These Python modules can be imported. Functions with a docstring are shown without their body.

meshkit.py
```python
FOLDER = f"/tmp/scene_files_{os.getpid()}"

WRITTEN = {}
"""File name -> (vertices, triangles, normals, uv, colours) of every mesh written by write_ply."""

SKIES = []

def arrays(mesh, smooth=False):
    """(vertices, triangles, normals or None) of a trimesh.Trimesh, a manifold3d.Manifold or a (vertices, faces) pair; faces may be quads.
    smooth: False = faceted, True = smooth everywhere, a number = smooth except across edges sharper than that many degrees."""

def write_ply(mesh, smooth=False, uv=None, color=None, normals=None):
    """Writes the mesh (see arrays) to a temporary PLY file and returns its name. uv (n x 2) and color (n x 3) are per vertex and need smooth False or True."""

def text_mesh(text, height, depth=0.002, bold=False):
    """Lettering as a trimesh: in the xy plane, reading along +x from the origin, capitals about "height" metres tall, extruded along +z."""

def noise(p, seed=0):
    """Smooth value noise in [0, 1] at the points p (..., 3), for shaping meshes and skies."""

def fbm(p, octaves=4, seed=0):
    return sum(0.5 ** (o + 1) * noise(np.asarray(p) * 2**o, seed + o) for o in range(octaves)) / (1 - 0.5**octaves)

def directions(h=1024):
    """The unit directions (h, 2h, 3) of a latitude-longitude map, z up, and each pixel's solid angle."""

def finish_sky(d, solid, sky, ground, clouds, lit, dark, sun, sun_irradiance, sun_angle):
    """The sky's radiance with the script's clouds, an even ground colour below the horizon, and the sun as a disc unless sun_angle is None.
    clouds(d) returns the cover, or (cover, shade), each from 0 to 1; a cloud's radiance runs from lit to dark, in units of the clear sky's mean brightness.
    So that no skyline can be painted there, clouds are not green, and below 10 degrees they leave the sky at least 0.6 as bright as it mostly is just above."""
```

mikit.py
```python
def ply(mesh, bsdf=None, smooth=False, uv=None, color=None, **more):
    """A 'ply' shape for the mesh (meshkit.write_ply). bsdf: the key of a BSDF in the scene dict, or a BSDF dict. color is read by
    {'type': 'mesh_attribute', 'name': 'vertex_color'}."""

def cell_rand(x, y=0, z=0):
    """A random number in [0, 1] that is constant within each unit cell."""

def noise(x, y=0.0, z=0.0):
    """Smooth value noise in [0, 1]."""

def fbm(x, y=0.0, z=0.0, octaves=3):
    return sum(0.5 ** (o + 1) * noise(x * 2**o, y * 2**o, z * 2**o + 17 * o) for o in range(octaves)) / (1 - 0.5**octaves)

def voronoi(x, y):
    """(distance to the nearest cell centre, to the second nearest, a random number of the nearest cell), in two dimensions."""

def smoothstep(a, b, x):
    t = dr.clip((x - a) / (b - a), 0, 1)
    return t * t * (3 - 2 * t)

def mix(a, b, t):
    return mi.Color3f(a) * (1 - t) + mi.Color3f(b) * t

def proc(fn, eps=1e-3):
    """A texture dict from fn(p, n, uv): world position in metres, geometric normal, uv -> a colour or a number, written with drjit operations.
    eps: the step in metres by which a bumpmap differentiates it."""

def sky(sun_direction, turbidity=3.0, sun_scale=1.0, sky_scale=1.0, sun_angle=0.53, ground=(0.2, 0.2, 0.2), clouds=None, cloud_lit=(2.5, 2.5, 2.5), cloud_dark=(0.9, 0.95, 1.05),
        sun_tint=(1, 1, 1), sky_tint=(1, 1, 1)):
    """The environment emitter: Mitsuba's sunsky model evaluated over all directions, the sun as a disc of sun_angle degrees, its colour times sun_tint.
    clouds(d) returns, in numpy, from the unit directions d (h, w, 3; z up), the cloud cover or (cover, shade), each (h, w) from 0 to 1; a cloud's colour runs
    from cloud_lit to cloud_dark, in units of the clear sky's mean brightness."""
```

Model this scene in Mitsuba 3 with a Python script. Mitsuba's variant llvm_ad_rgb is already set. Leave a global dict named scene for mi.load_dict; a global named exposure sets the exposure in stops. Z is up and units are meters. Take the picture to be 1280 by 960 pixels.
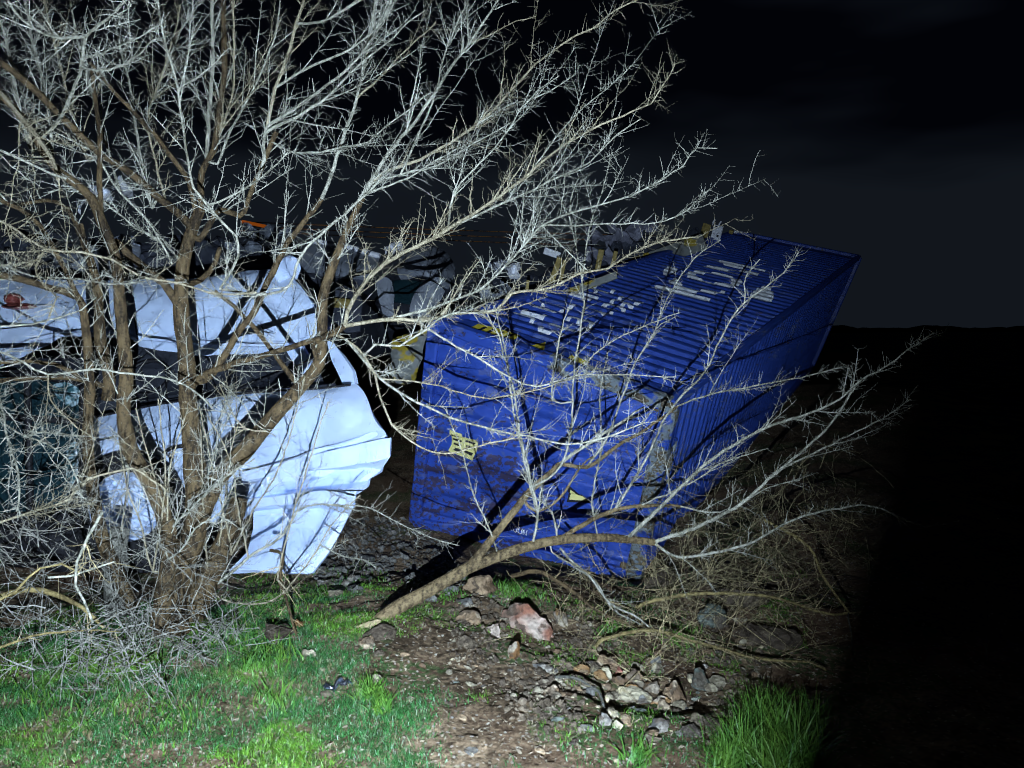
import math, random
import numpy as np
import trimesh
import mitsuba as mi
import drjit as dr
import mikit, meshkit
from mikit import proc, fbm, noise, smoothstep, mix, voronoi
from scipy.interpolate import RBFInterpolator, RectBivariateSpline, RegularGridInterpolator
from scipy.spatial.transform import Rotation
from shapely.geometry import Polygon, box as sbox, MultiPolygon
from shapely.ops import unary_union

T = mi.ScalarTransform4f
rng = np.random.default_rng(7)
random.seed(7)
scene, labels = {}, {}

# ------------------------------------------------------------------ camera, light, sky, exposure
exposure = 0.2
PITCH, CAMZ, F = 0.068, 1.65, 960.0
cp, sp = math.cos(PITCH), math.sin(PITCH)
FWD = np.array([0, cp, -sp]); UP = np.array([0, sp, cp]); RIGHT = np.array([1.0, 0, 0]); CAM = np.array([0, 0, CAMZ])


def P(px, py, d):
    """world point seen at the photograph's pixel (px, py) at depth d metres"""
    px, py, d = (np.asarray(v, float)[..., None] for v in (px, py, d))
    return CAM + d * FWD + d * (px - 640) / F * RIGHT + d * (480 - py) / F * UP


def to_px(w):
    q = np.asarray(w) - CAM
    d = q @ FWD
    return 640 + F * (q @ RIGHT) / d, 480 - F * (q @ UP) / d, d


scene['camera'] = {'type': 'perspective', 'fov': math.degrees(2 * math.atan(640 / F)), 'fov_axis': 'x', 'near_clip': 0.05, 'far_clip': 3000.0,
                   'to_world': T().look_at(origin=CAM.tolist(), target=(CAM + FWD).tolist(), up=[0, 0, 1])}

# the photographer's cold white LED torch, held a little below and left of the lens; its beam ends on the right
LAMP = CAM + np.array([-0.07, 0.0, -0.40])
aim = -0.682 * RIGHT + 0.707 * FWD + 0.228 * UP
scene['torch'] = {'type': 'spot', 'cutoff_angle': 73.0, 'beam_width': 61.0, 'intensity': {'type': 'rgb', 'value': [88, 110, 142]},
                  'to_world': T().look_at(origin=LAMP.tolist(), target=(LAMP + aim).tolist(), up=[0, 0, 1])}

# the brighter middle of the same torch's beam
scene['torch_centre'] = {'type': 'spot', 'cutoff_angle': 34.0, 'beam_width': 7.0, 'intensity': {'type': 'rgb', 'value': [52, 65, 85]},
                         'to_world': T().look_at(origin=LAMP.tolist(), target=P(440, 610, 6.0).tolist(), up=[0, 0, 1])}


def clouds(d):
    """an overcast night: cloud lit from below by far-off towns, so palest near the horizon all round"""
    q = d * np.array([1.5, 1.5, 5.5])
    n = meshkit.fbm(q * 1.3 + 3.1, 5, 3)
    return 0.96 + 0 * n, np.clip((d[..., 2] - 0.10) / 0.20 + (n - 0.5) * 4.2 + 0.1, 0, 1)


scene['sky_light'] = mikit.sky((-0.6, -0.3, 0.6), turbidity=3, sun_scale=0.0, sky_scale=0.62, clouds=clouds, cloud_lit=(1.5, 2.05, 3.0), cloud_dark=(0.14, 0.20, 0.48),
                               sky_tint=(0.064, 0.066, 0.074), ground=(0.05, 0.05, 0.05))


# ------------------------------------------------------------------ materials
def mat(key, col, rough=0.6, spec=0.4, bump=None, bscale=1.0, metallic=0.0, eps=2e-3, coat=0.0):
    col = {'type': 'rgb', 'value': list(col)} if isinstance(col, (tuple, list)) else proc(col)
    b = {'type': 'principled', 'base_color': col, 'roughness': rough if not callable(rough) else proc(rough), 'specular': spec, 'metallic': metallic}
    if coat:
        b['clearcoat'] = coat
        b['clearcoat_gloss'] = 0.8
    if bump is not None:
        b = {'type': 'bumpmap', 'arbitrary': proc(bump, eps), 'scale': bscale, 'bsdf': b}
    scene[key] = {'type': 'twosided', 'bsdf': b}
    return key


def bark(dark, light, f=1.0):
    def fn(p, n, uv):
        a = fbm(p.x * 75 * f, p.y * 75 * f, p.z * 17 * f, 3)
        b = fbm(p.x * 6, p.y * 6, p.z * 6 + 9, 2)
        c = fbm(p.x * 120, p.y * 120, p.z * 120, 2)
        return mix(dark, light, smoothstep(0.34, 0.66, 0.5 * a + 0.25 * b + 0.25 * c))
    return fn


mat('bark_brown', bark((0.014, 0.009, 0.004), (0.088, 0.060, 0.027)), 0.85, 0.2, lambda p, n, uv: fbm(p.x * 90, p.y * 90, p.z * 22, 3), 0.006)
mat('bark_grey', bark((0.035, 0.034, 0.027), (0.125, 0.12, 0.095)), 0.85, 0.2, lambda p, n, uv: fbm(p.x * 80, p.y * 80, p.z * 30, 3), 0.005)
mat('bark_pale', bark((0.085, 0.083, 0.058), (0.32, 0.31, 0.24), 1.0), 0.8, 0.2)
mat('twig_pale', bark((0.11, 0.105, 0.075), (0.36, 0.35, 0.28), 0.7), 0.8, 0.2)
mat('twig_tan', bark((0.10, 0.085, 0.05), (0.30, 0.26, 0.17), 1.5), 0.8, 0.2)
mat('twig_olive', bark((0.07, 0.055, 0.02), (0.24, 0.19, 0.075), 1.5), 0.8, 0.2)
mat('twig_grey', bark((0.09, 0.085, 0.065), (0.24, 0.23, 0.19), 1.5), 0.8, 0.2)
mat('twig_dark', bark((0.05, 0.043, 0.02), (0.24, 0.20, 0.105), 1.5), 0.8, 0.2)
mat('cut_wood', lambda p, n, uv: mix((0.16, 0.11, 0.055), (0.46, 0.38, 0.21), fbm(p.x * 60, p.y * 200, p.z * 200, 3)), 0.8, 0.2)
mat('bark_tan', bark((0.035, 0.024, 0.011), (0.17, 0.125, 0.062)), 0.85, 0.2, lambda p, n, uv: fbm(p.x * 90, p.y * 90, p.z * 40, 3), 0.006)
mat('straw', bark((0.11, 0.085, 0.04), (0.36, 0.29, 0.15), 1.0), 0.8, 0.2)


def c_soil(p, n, uv):
    a = fbm(p.x * 3.1, p.y * 3.1, 0, 4)
    g = fbm(p.x * 45, p.y * 45, p.z * 45, 3)
    s = mix((0.036, 0.024, 0.013), (0.175, 0.122, 0.072), smoothstep(0.32, 0.70, 0.40 * a + 0.60 * g))
    r = mix(s, (0.10, 0.055, 0.032), smoothstep(0.55, 0.72, fbm(p.x * 1.7 + 9, p.y * 1.7, 3, 3)) * 0.5)
    moss = smoothstep(0.53, 0.62, fbm(p.x * 2.2 + 31, p.y * 2.2, 0, 4)) * smoothstep(0.35, 0.6, noise(p.x * 60, p.y * 60, p.z * 60))
    r = mix(r, (0.028, 0.060, 0.016), moss * 0.75)
    d1, d2, w = voronoi(p.x * 38, p.y * 38)
    peb = smoothstep(0.30, 0.22, d1) * dr.select(w > 0.80, 1.0, 0.0)
    r = mix(r, mix((0.30, 0.28, 0.22), (0.16, 0.12, 0.09), noise(p.x * 30, p.y * 30, 4)), peb)
    return r


mat('soil', c_soil, 0.92, 0.15, lambda p, n, uv: fbm(p.x * 55, p.y * 55, p.z * 55, 4), 0.022)


BLUE = ((0.021, 0.057, 0.30), (0.033, 0.083, 0.41))      # the one paint of the whole container


def c_blue(p, n, uv):
    a = fbm(p.x * 2.3, p.y * 2.3, p.z * 2.3, 4)
    g = fbm(p.x * 26, p.y * 26, p.z * 26, 3)
    b = mix(*BLUE, a)
    dirt = smoothstep(0.58, 0.68, 0.5 * a + 0.5 * g)
    b = mix(b, (0.06, 0.075, 0.13), dirt * 0.6)
    scratch = smoothstep(0.66, 0.72, 0.5 * fbm(p.x * 4, p.y * 4, p.z * 60, 2) + 0.5 * noise(p.x * 3, p.y * 3, p.z * 3))
    b = mix(b, (0.14, 0.18, 0.30), scratch * 0.6)
    rust = smoothstep(0.69, 0.72, 0.4 * fbm(p.x * 1.7 + 8, p.y * 1.7, p.z * 1.7, 3) + 0.6 * g)
    return mix(b, (0.07, 0.04, 0.025), rust * 0.9)


def c_blue_end(p, n, uv):
    a = fbm(p.x * 2.3, p.y * 2.3, p.z * 2.3, 4)
    st = fbm(p.x * 2.2, p.y * 2.2, p.z * 11, 4)
    b = mix(*BLUE, a)
    g = fbm(p.x * 30, p.y * 30, p.z * 30, 3)
    low = smoothstep(0.9, 0.1, p.z) * smoothstep(0.9, -0.2, p.x)      # rust bands where the crushed end was dragged
    rust = smoothstep(0.50, 0.56, 0.5 * st + 0.5 * g - 0.12 + 0.15 * low)
    b = mix(b, (0.050, 0.036, 0.042), rust * 0.85)
    return mix(b, (0.10, 0.13, 0.30), smoothstep(0.62, 0.7, fbm(p.x * 9 + 4, p.y * 9, p.z * 9, 3)) * 0.6)


def c_scrape(p, n, uv):
    a = fbm(p.x * 7, p.y * 7, p.z * 7, 4)
    g = fbm(p.x * 40, p.y * 40, p.z * 40, 2)
    b = mix(BLUE[0], (0.17, 0.20, 0.21), smoothstep(0.40, 0.50, a))
    return mix(b, (0.10, 0.080, 0.050), smoothstep(0.52, 0.6, 0.6 * a + 0.4 * g))


mat('paint_blue', c_blue, lambda p, n, uv: 0.32 + 0.35 * fbm(p.x * 5, p.y * 5, p.z * 5, 3), 0.5)
mat('paint_blue_end', c_blue_end, 0.5, 0.4, lambda p, n, uv: fbm(p.x * 14, p.y * 14, p.z * 14, 3), 0.006)
mat('paint_scraped', c_scrape, 0.65, 0.3)
mat('rust', lambda p, n, uv: mix((0.06, 0.035, 0.02), (0.17, 0.13, 0.075), fbm(p.x * 18, p.y * 18, p.z * 18, 3)), 0.85, 0.2)
mat('print_white', lambda p, n, uv: mix((0.38, 0.44, 0.54), (0.82, 0.86, 0.88), smoothstep(0.25, 0.42, fbm(p.x * 22, p.y * 22, p.z * 22, 3))), 0.6)
mat('print_yellow', (0.72, 0.58, 0.05), 0.6)
mat('print_pale_yellow', (0.72, 0.68, 0.26), 0.6)
mat('print_black', (0.015, 0.015, 0.02), 0.6)
mat('cab_white', lambda p, n, uv: mix((0.47, 0.59, 0.78), (0.56, 0.67, 0.84), fbm(p.x * 3, p.y * 3, p.z * 3, 4)) * (1 - 0.25 * smoothstep(0.70, 0.78, fbm(p.x * 40, p.y * 40, p.z * 12, 4))), 0.38, 0.5)
mat('plastic_white', lambda p, n, uv: mix((0.46, 0.57, 0.76), (0.55, 0.66, 0.84), fbm(p.x * 6, p.y * 6, p.z * 6, 4)) * (1 - 0.3 * smoothstep(0.70, 0.76, fbm(p.x * 45, p.y * 45, p.z * 14, 4))), 0.5, 0.4)
mat('black_trim', (0.012, 0.012, 0.014), 0.6, 0.3)
mat('rubber', (0.016, 0.016, 0.017), 0.8, 0.2)
mat('dark_glass', (0.010, 0.028, 0.034), 0.08, 0.7)
mat('cracked_glass', lambda p, n, uv: mix((0.03, 0.09, 0.10), (0.30, 0.42, 0.44), smoothstep(0.42, 0.6, fbm(p.x * 26, p.y * 26, p.z * 26, 3))), 0.35, 0.5)
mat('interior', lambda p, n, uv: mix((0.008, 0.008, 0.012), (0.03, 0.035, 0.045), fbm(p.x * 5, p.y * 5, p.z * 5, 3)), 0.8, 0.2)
mat('red_lens', lambda p, n, uv: mix((0.10, 0.03, 0.025), (0.26, 0.06, 0.045), fbm(p.x * 30, p.y * 30, p.z * 30, 3)), 0.4, 0.5)
mat('steel_grey', lambda p, n, uv: mix((0.16, 0.18, 0.21), (0.34, 0.37, 0.41), fbm(p.x * 4, p.y * 4, p.z * 4, 4)), 0.5, 0.4)
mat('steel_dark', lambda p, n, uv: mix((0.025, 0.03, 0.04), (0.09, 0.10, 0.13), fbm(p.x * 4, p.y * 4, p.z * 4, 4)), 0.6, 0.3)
mat('sheet_lilac', lambda p, n, uv: mix((0.18, 0.19, 0.24), (0.42, 0.42, 0.5), fbm(p.x * 7, p.y * 7, p.z * 7, 4)), 0.7, 0.3)
mat('yellow_paint', lambda p, n, uv: mix((0.20, 0.145, 0.03), (0.46, 0.36, 0.12), fbm(p.x * 9, p.y * 9, p.z * 9, 3)), 0.6, 0.3)
mat('yellow_patched', lambda p, n, uv: mix(mix((0.13, 0.14, 0.13), (0.27, 0.28, 0.25), fbm(p.x * 8, p.y * 8, p.z * 8, 3)), (0.36, 0.27, 0.03), smoothstep(0.53, 0.59, fbm(p.x * 4.5 + 3, p.y * 4.5, p.z * 4.5, 4))), 0.7, 0.3)
mat('reflective_white', (0.85, 0.87, 0.9), 0.5, 0.4)
mat('wire', (0.55, 0.22, 0.05), 0.5, 0.4)


def stone(a, b, c=(0.3, 0.28, 0.25)):
    def fn(p, n, uv):
        s = fbm(p.x * 7, p.y * 7, p.z * 7, 4)
        g = fbm(p.x * 50, p.y * 50, p.z * 50, 2)
        r = mix(a, b, smoothstep(0.35, 0.65, s))
        r = mix(r, c, smoothstep(0.56, 0.66, fbm(p.x * 11 + 5, p.y * 11, p.z * 11, 3)))
        soilpatch = smoothstep(0.50, 0.60, fbm(p.x * 16, p.y * 16, p.z * 16 + 3, 4))
        return mix(r, (0.06, 0.045, 0.03), soilpatch * 0.8) * (0.5 + 1.0 * g)
    return fn


STONE = {'grey': ((0.055, 0.053, 0.047), (0.14, 0.135, 0.115), (0.20, 0.18, 0.145)), 'tan': ((0.11, 0.07, 0.038), (0.27, 0.19, 0.11), (0.33, 0.26, 0.17)),
         'red': ((0.20, 0.085, 0.05), (0.36, 0.29, 0.225), (0.14, 0.09, 0.06)), 'pale': ((0.13, 0.11, 0.07), (0.33, 0.29, 0.19), (0.38, 0.32, 0.19)),
         'orange': ((0.12, 0.06, 0.02), (0.22, 0.13, 0.055), (0.25, 0.21, 0.15)), 'green': ((0.045, 0.055, 0.043), (0.115, 0.13, 0.105), (0.17, 0.17, 0.13)),
         'soil': ((0.05, 0.037, 0.023), (0.13, 0.10, 0.065), (0.22, 0.19, 0.13)), 'clod': ((0.035, 0.025, 0.016), (0.10, 0.078, 0.05), (0.06, 0.045, 0.03)), 'brick': ((0.14, 0.05, 0.035), (0.22, 0.085, 0.06), (0.2, 0.14, 0.11))}
for k, v in STONE.items():
    mat('stone_' + k, stone(*v), 0.85, 0.25, lambda p, n, uv: fbm(p.x * 60, p.y * 60, p.z * 60, 4), 0.025)


def c_grass(p, n, uv):
    a = fbm(p.x * 2.1, p.y * 2.1, 0, 3)
    b = noise(p.x * 38, p.y * 38, 2)
    c = mix((0.030, 0.118, 0.026), (0.088, 0.200, 0.016), smoothstep(0.40, 0.60, a))
    c = mix(c, (0.020, 0.045, 0.012), smoothstep(0.45, 0.2, noise(p.x * 70, p.y * 70, 7)) * 0.8)
    c = mix(c, (0.16, 0.22, 0.11), smoothstep(0.68, 0.95, b) * 0.45)
    return mix(c, (0.19, 0.145, 0.07), smoothstep(0.74, 0.80, noise(p.x * 95 + 5, p.y * 95, 3)) * smoothstep(0.42, 0.55, fbm(p.x * 2.7, p.y * 2.7, 8, 3)))


scene['grass_blade'] = {'type': 'twosided', 'bsdf': {'type': 'principled', 'base_color': proc(c_grass), 'roughness': 0.45, 'specular': 0.4}}
scene['long_blade'] = {'type': 'twosided', 'bsdf': {'type': 'principled', 'base_color': proc(lambda p, n, uv: mix((0.034, 0.115, 0.018), (0.095, 0.18, 0.020), noise(p.x * 24, p.y * 24, p.z * 6))), 'roughness': 0.5, 'specular': 0.3}}
mat('litter', lambda p, n, uv: mix((0.07, 0.05, 0.03), (0.30, 0.25, 0.17), noise(p.x * 45, p.y * 45, p.z * 45)), 0.8, 0.2)
mat('bush_far', (0.02, 0.016, 0.008), 0.9, 0.1)


# ------------------------------------------------------------------ helpers
def key_for(name):
    if name not in scene:
        return name
    k = 1
    while f'{name}_{k:03d}' in scene:
        k += 1
    return f'{name}_{k:03d}'


taken = {}


def thing(name, label, cat, group=None):
    n = taken.get(name, 0)
    taken[name] = n + 1
    key = name if n == 0 else f'{name}_{n:03d}'
    labels[key] = {'label': label, 'category': cat}
    if group:
        labels[key]['group'] = group
    return key


def part(holder, name, mesh, m, smooth=False, label=None, kind=None, **more):
    key = key_for(f'{holder}__{name}')
    scene[key] = mikit.ply(mesh, m, smooth=smooth, **more)
    if label or kind:
        labels[key] = {}
        if label:
            labels[key]['label'] = label
        if kind:
            labels[key]['kind'] = kind
    return key


def single(name, mesh, m, label, cat, group=None, smooth=False, kind=None):
    key = thing(name, label, cat, group)
    if kind:
        labels[key]['kind'] = kind
    scene[key] = mikit.ply(mesh, m, smooth=smooth)
    return key


def catmull(pts, step):
    pts = np.asarray(pts, float)
    if len(pts) < 3:
        n = max(2, int(np.linalg.norm(pts[-1] - pts[0]) / step))
        return pts[0] + (pts[-1] - pts[0]) * np.linspace(0, 1, n + 1)[:, None]
    p = np.vstack([2 * pts[0] - pts[1], pts, 2 * pts[-1] - pts[-2]])
    out = []
    for i in range(1, len(p) - 2):
        n = max(1, int(np.linalg.norm(p[i + 1][:3] - p[i][:3]) / step))
        t = np.linspace(0, 1, n, endpoint=False)[:, None]
        out.append(0.5 * (2 * p[i] + (p[i + 1] - p[i - 1]) * t + (2 * p[i - 1] - 5 * p[i] + 4 * p[i + 1] - p[i + 2]) * t ** 2 + (-p[i - 1] + 3 * p[i] - 3 * p[i + 1] + p[i + 2]) * t ** 3))
    out.append(p[-2][None])
    return np.vstack(out)


def unit(v):
    return v / np.maximum(np.linalg.norm(v, axis=-1, keepdims=True), 1e-9)


def tubes(pts, rad, sides=3):
    """pts (M,K,3), rad (M,K): M tapered tubes of K rings as one (v, f); tips closed by small radii"""
    M, K, _ = pts.shape
    tan = np.empty_like(pts)
    tan[:, 1:-1] = pts[:, 2:] - pts[:, :-2]
    tan[:, 0], tan[:, -1] = pts[:, 1] - pts[:, 0], pts[:, -1] - pts[:, -2]
    tan = unit(tan)
    ov = unit(pts[:, -1] - pts[:, 0])
    ref = np.where(np.abs(ov[:, 2:]) < 0.8, [[0, 0, 1.0]], [[1.0, 0, 0]])[:, None]
    u = unit(np.cross(tan, ref))
    w = np.cross(tan, u)
    a = np.arange(sides) * 2 * np.pi / sides
    ring = pts[:, :, None] + rad[:, :, None, None] * (np.cos(a)[:, None] * u[:, :, None] + np.sin(a)[:, None] * w[:, :, None])
    v = ring.reshape(-1, 3)
    base = (np.arange(M) * K * sides)[:, None, None]
    k = (np.arange(K - 1) * sides)[None, :, None]
    i = np.arange(sides)[None, None]
    j = (i + 1) % sides
    q = np.stack([base + k + i, base + k + sides + i, base + k + sides + j, base + k + j], -1).reshape(-1, 4)
    f = np.vstack([q[:, [0, 2, 1]], q[:, [0, 3, 2]]])
    return v, f


def tube(path, rad, sides=8, caps=True, rough=0.0, seed=0):
    """one tapered tube along a path with transported frames"""
    path, rad = np.asarray(path, float), np.broadcast_to(np.asarray(rad, float), len(path))
    t = unit(np.gradient(path, axis=0))
    u = np.cross(t[0], [0.3, 0.9, 0.2]); u /= np.linalg.norm(u)
    us = [u]
    for k in range(1, len(path)):
        u = u - t[k] * (u @ t[k]); u /= np.linalg.norm(u); us.append(u)
    us = np.array(us); ws = np.cross(t, us)
    a = np.arange(sides) * 2 * np.pi / sides
    dirs = np.cos(a)[:, None] * us[:, None] + np.sin(a)[:, None] * ws[:, None]
    r = rad[:, None] * np.ones(sides)
    if rough:
        q = path[:, None] + dirs * rad[:, None, None]
        r = r * (1 + rough * 2 * (meshkit.fbm(q * 9 + seed, 3) - 0.5))
    v = (path[:, None] + dirs * r[..., None]).reshape(-1, 3)
    K = len(path)
    k, i = np.meshgrid(np.arange(K - 1) * sides, np.arange(sides), indexing='ij')
    j = (i + 1) % sides
    q = np.stack([k + i, k + j, k + sides + j, k + sides + i], -1).reshape(-1, 4)
    f = np.vstack([q[:, [0, 1, 2]], q[:, [0, 2, 3]]])
    if caps:
        n = len(v)
        v = np.vstack([v, path[0], path[-1]])
        i = np.arange(sides); j = (i + 1) % sides; e = (K - 1) * sides
        f = np.vstack([f, np.stack([i * 0 + n, j, i], 1), np.stack([i * 0 + n + 1, e + i, e + j], 1)])
    return v, f


def join(parts):
    vs, fs, n = [], [], 0
    for v, f in parts:
        vs.append(v); fs.append(f + n); n += len(v)
    return np.vstack(vs), np.vstack(fs)


def sheet(grid, thick=0.012, n=(24, 24), k=3, wob=0.0, seed=0, crease=0.0, cf=1.6):
    """a bent sheet through a grid of (px, py, depth) points, with its own thickness"""
    g = np.array(grid, float)
    W = P(g[..., 0], g[..., 1], g[..., 2])
    r, c = W.shape[:2]
    ri, ci = np.linspace(0, r - 1, n[0]), np.linspace(0, c - 1, n[1])
    q = np.stack([RectBivariateSpline(np.arange(r), np.arange(c), W[..., a], kx=min(k, r - 1), ky=min(k, c - 1))(ri, ci) for a in range(3)], -1)
    nr = np.cross(np.gradient(q, axis=0), np.gradient(q, axis=1)); nr = unit(nr)
    if np.mean(nr @ FWD) > 0:
        nr = -nr
    if wob:
        q = q + nr * (wob * 2 * (meshkit.fbm(q * 4.5 + seed, 3) - 0.5))[..., None]
    if crease:                                # sharp folds of buckled metal
        a = meshkit.noise(q * cf + seed * 1.7, seed + 3)
        b = meshkit.noise(q * cf * 2.1 + seed, seed + 9)
        q = q + nr * (crease * (np.abs(2 * a - 1) + 0.45 * np.abs(2 * b - 1) - 0.6))[..., None]
    back = q - nr * thick
    R, C = q.shape[:2]
    v = np.vstack([q.reshape(-1, 3), back.reshape(-1, 3)])
    idx = np.arange(R * C).reshape(R, C)
    quad = np.stack([idx[:-1, :-1], idx[1:, :-1], idx[1:, 1:], idx[:-1, 1:]], -1).reshape(-1, 4)
    rim = np.concatenate([idx[0, :], idx[1:, -1], idx[-1, -2::-1], idx[-2:0:-1, 0]])
    nx = np.roll(rim, -1)
    m = R * C
    side = np.stack([rim, nx, nx + m, rim + m], -1)
    f4 = np.vstack([quad, quad[:, ::-1] + m, side])
    return v, np.vstack([f4[:, [0, 1, 2]], f4[:, [0, 2, 3]]])


def bevel_box(size, center=(0, 0, 0), rot=None, b=0.01):
    s = np.array(size) / 2
    pts = []
    for x in (-1, 1):
        for y in (-1, 1):
            for z in (-1, 1):
                c = np.array([x, y, z]) * s
                for ax in range(3):
                    q = c - np.array([x, y, z]) * b
                    q[ax] = c[ax]
                    pts.append(q)
    h = trimesh.convex.convex_hull(np.array(pts))
    v = h.vertices.copy()
    if rot is not None:
        v = rot.apply(v)
    return v + np.array(center), h.faces.copy()


def prism(poly_px, d, thick, tilt=0.0):
    """polygon of pixels at depth d (or per-point depths), given real thickness away from the viewer"""
    poly = np.array(poly_px, float)
    d = np.broadcast_to(np.asarray(d, float), len(poly))
    w = P(poly[:, 0], poly[:, 1], d)
    tri = trimesh.creation.triangulate_polygon(Polygon(poly), engine='earcut')
    vt, ft = tri
    order = [int(np.argmin(((poly - q) ** 2).sum(1))) for q in vt]
    ft = np.array(order)[ft]
    n = len(w)
    off = unit(np.array([0.1, 1.0, tilt])) * thick
    v = np.vstack([w, w + off])
    i = np.arange(n); j = (i + 1) % n
    side = np.vstack([np.stack([i, j, j + n], 1), np.stack([i, j + n, i + n], 1)])
    return v, np.vstack([ft, ft[:, ::-1] + n, side])


# ------------------------------------------------------------------ the ground
ctrl_px = [(-400, 960, 2.9), (0, 960, 2.95), (320, 960, 2.95), (640, 960, 2.95), (960, 960, 2.95), (1300, 960, 2.95), (0, 840, 3.9), (215, 790, 4.25), (330, 800, 4.2), (480, 778, 4.35), (570, 780, 4.5),
           (650, 800, 4.6), (800, 850, 4.2), (950, 880, 3.8), (800, 775, 5.2), (960, 760, 5.5), (620, 735, 5.4), (735, 738, 6.0), (350, 722, 6.2), (430, 722, 6.0), (250, 740, 5.6), (120, 735, 5.8), (560, 690, 7.6),
           (600, 692, 8.4), (520, 662, 9.1), (440, 640, 9.6), (480, 600, 12.0), (500, 540, 18.0), (870, 715, 6.8), (960, 640, 8.0), (1050, 600, 9.5), (790, 735, 6.4), (720, 722, 6.6), (1100, 760, 5.6), (1250, 800, 5.4), (1300, 640, 9), (1060, 520, 14)]
cw = np.array([P(*c) for c in ctrl_px])
far = np.array([(x, y, -2.1 + CAMZ * 0) for x in (-40, -15, 0) for y in (22, 60, 200)] + [(-12, 9, -0.75), (-12, 14, -0.8), (14, 22, -0.2), (30, 40, -0.3), (20, 12, -0.3), (40, 200, -0.3), (8, 19, 0.35),
                (-12, 2, 0), (-6, 0, 0), (0, 0, 0), (6, 0, 0), (12, 2, -0.1), (0, -20, 0), (-20, -20, 0), (20, -20, 0), (200, 400, 1.5), (-200, 400, -2), (0, 400, -1.0), (-250, 0, 0), (250, 0, 0), (250, 200, 1), (-250, 200, -1)])
far[:9, 2] = -0.55
cw = np.vstack([cw, [(1.27, 7.8, -0.93), (0.05, 8.45, -0.80), (2.6, 10.2, -0.55), (0.7, 8.1, -0.88), (1.5, 8.6, -0.8), (7.1, 18.2, 0.8)], [P(790, 738, 7.2), P(740, 735, 7.3)]])
rbf = RBFInterpolator(np.vstack([cw[:, :2], far[:, :2]]), np.r_[cw[:, 2], far[:, 2]], kernel='linear', smoothing=0.004)


def clod(x, y):
    q = np.stack([x, y, 0 * x], -1)
    near = np.exp(-((x - 0.5) ** 2 + (y - 5) ** 2) / 60)
    return (0.12 * (meshkit.fbm(q * 1.1, 3, 5) - 0.5) + 0.075 * (meshkit.fbm(q * 6, 3, 8) - 0.5) + 0.028 * (meshkit.fbm(q * 26, 2, 11) - 0.5)) * near


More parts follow.
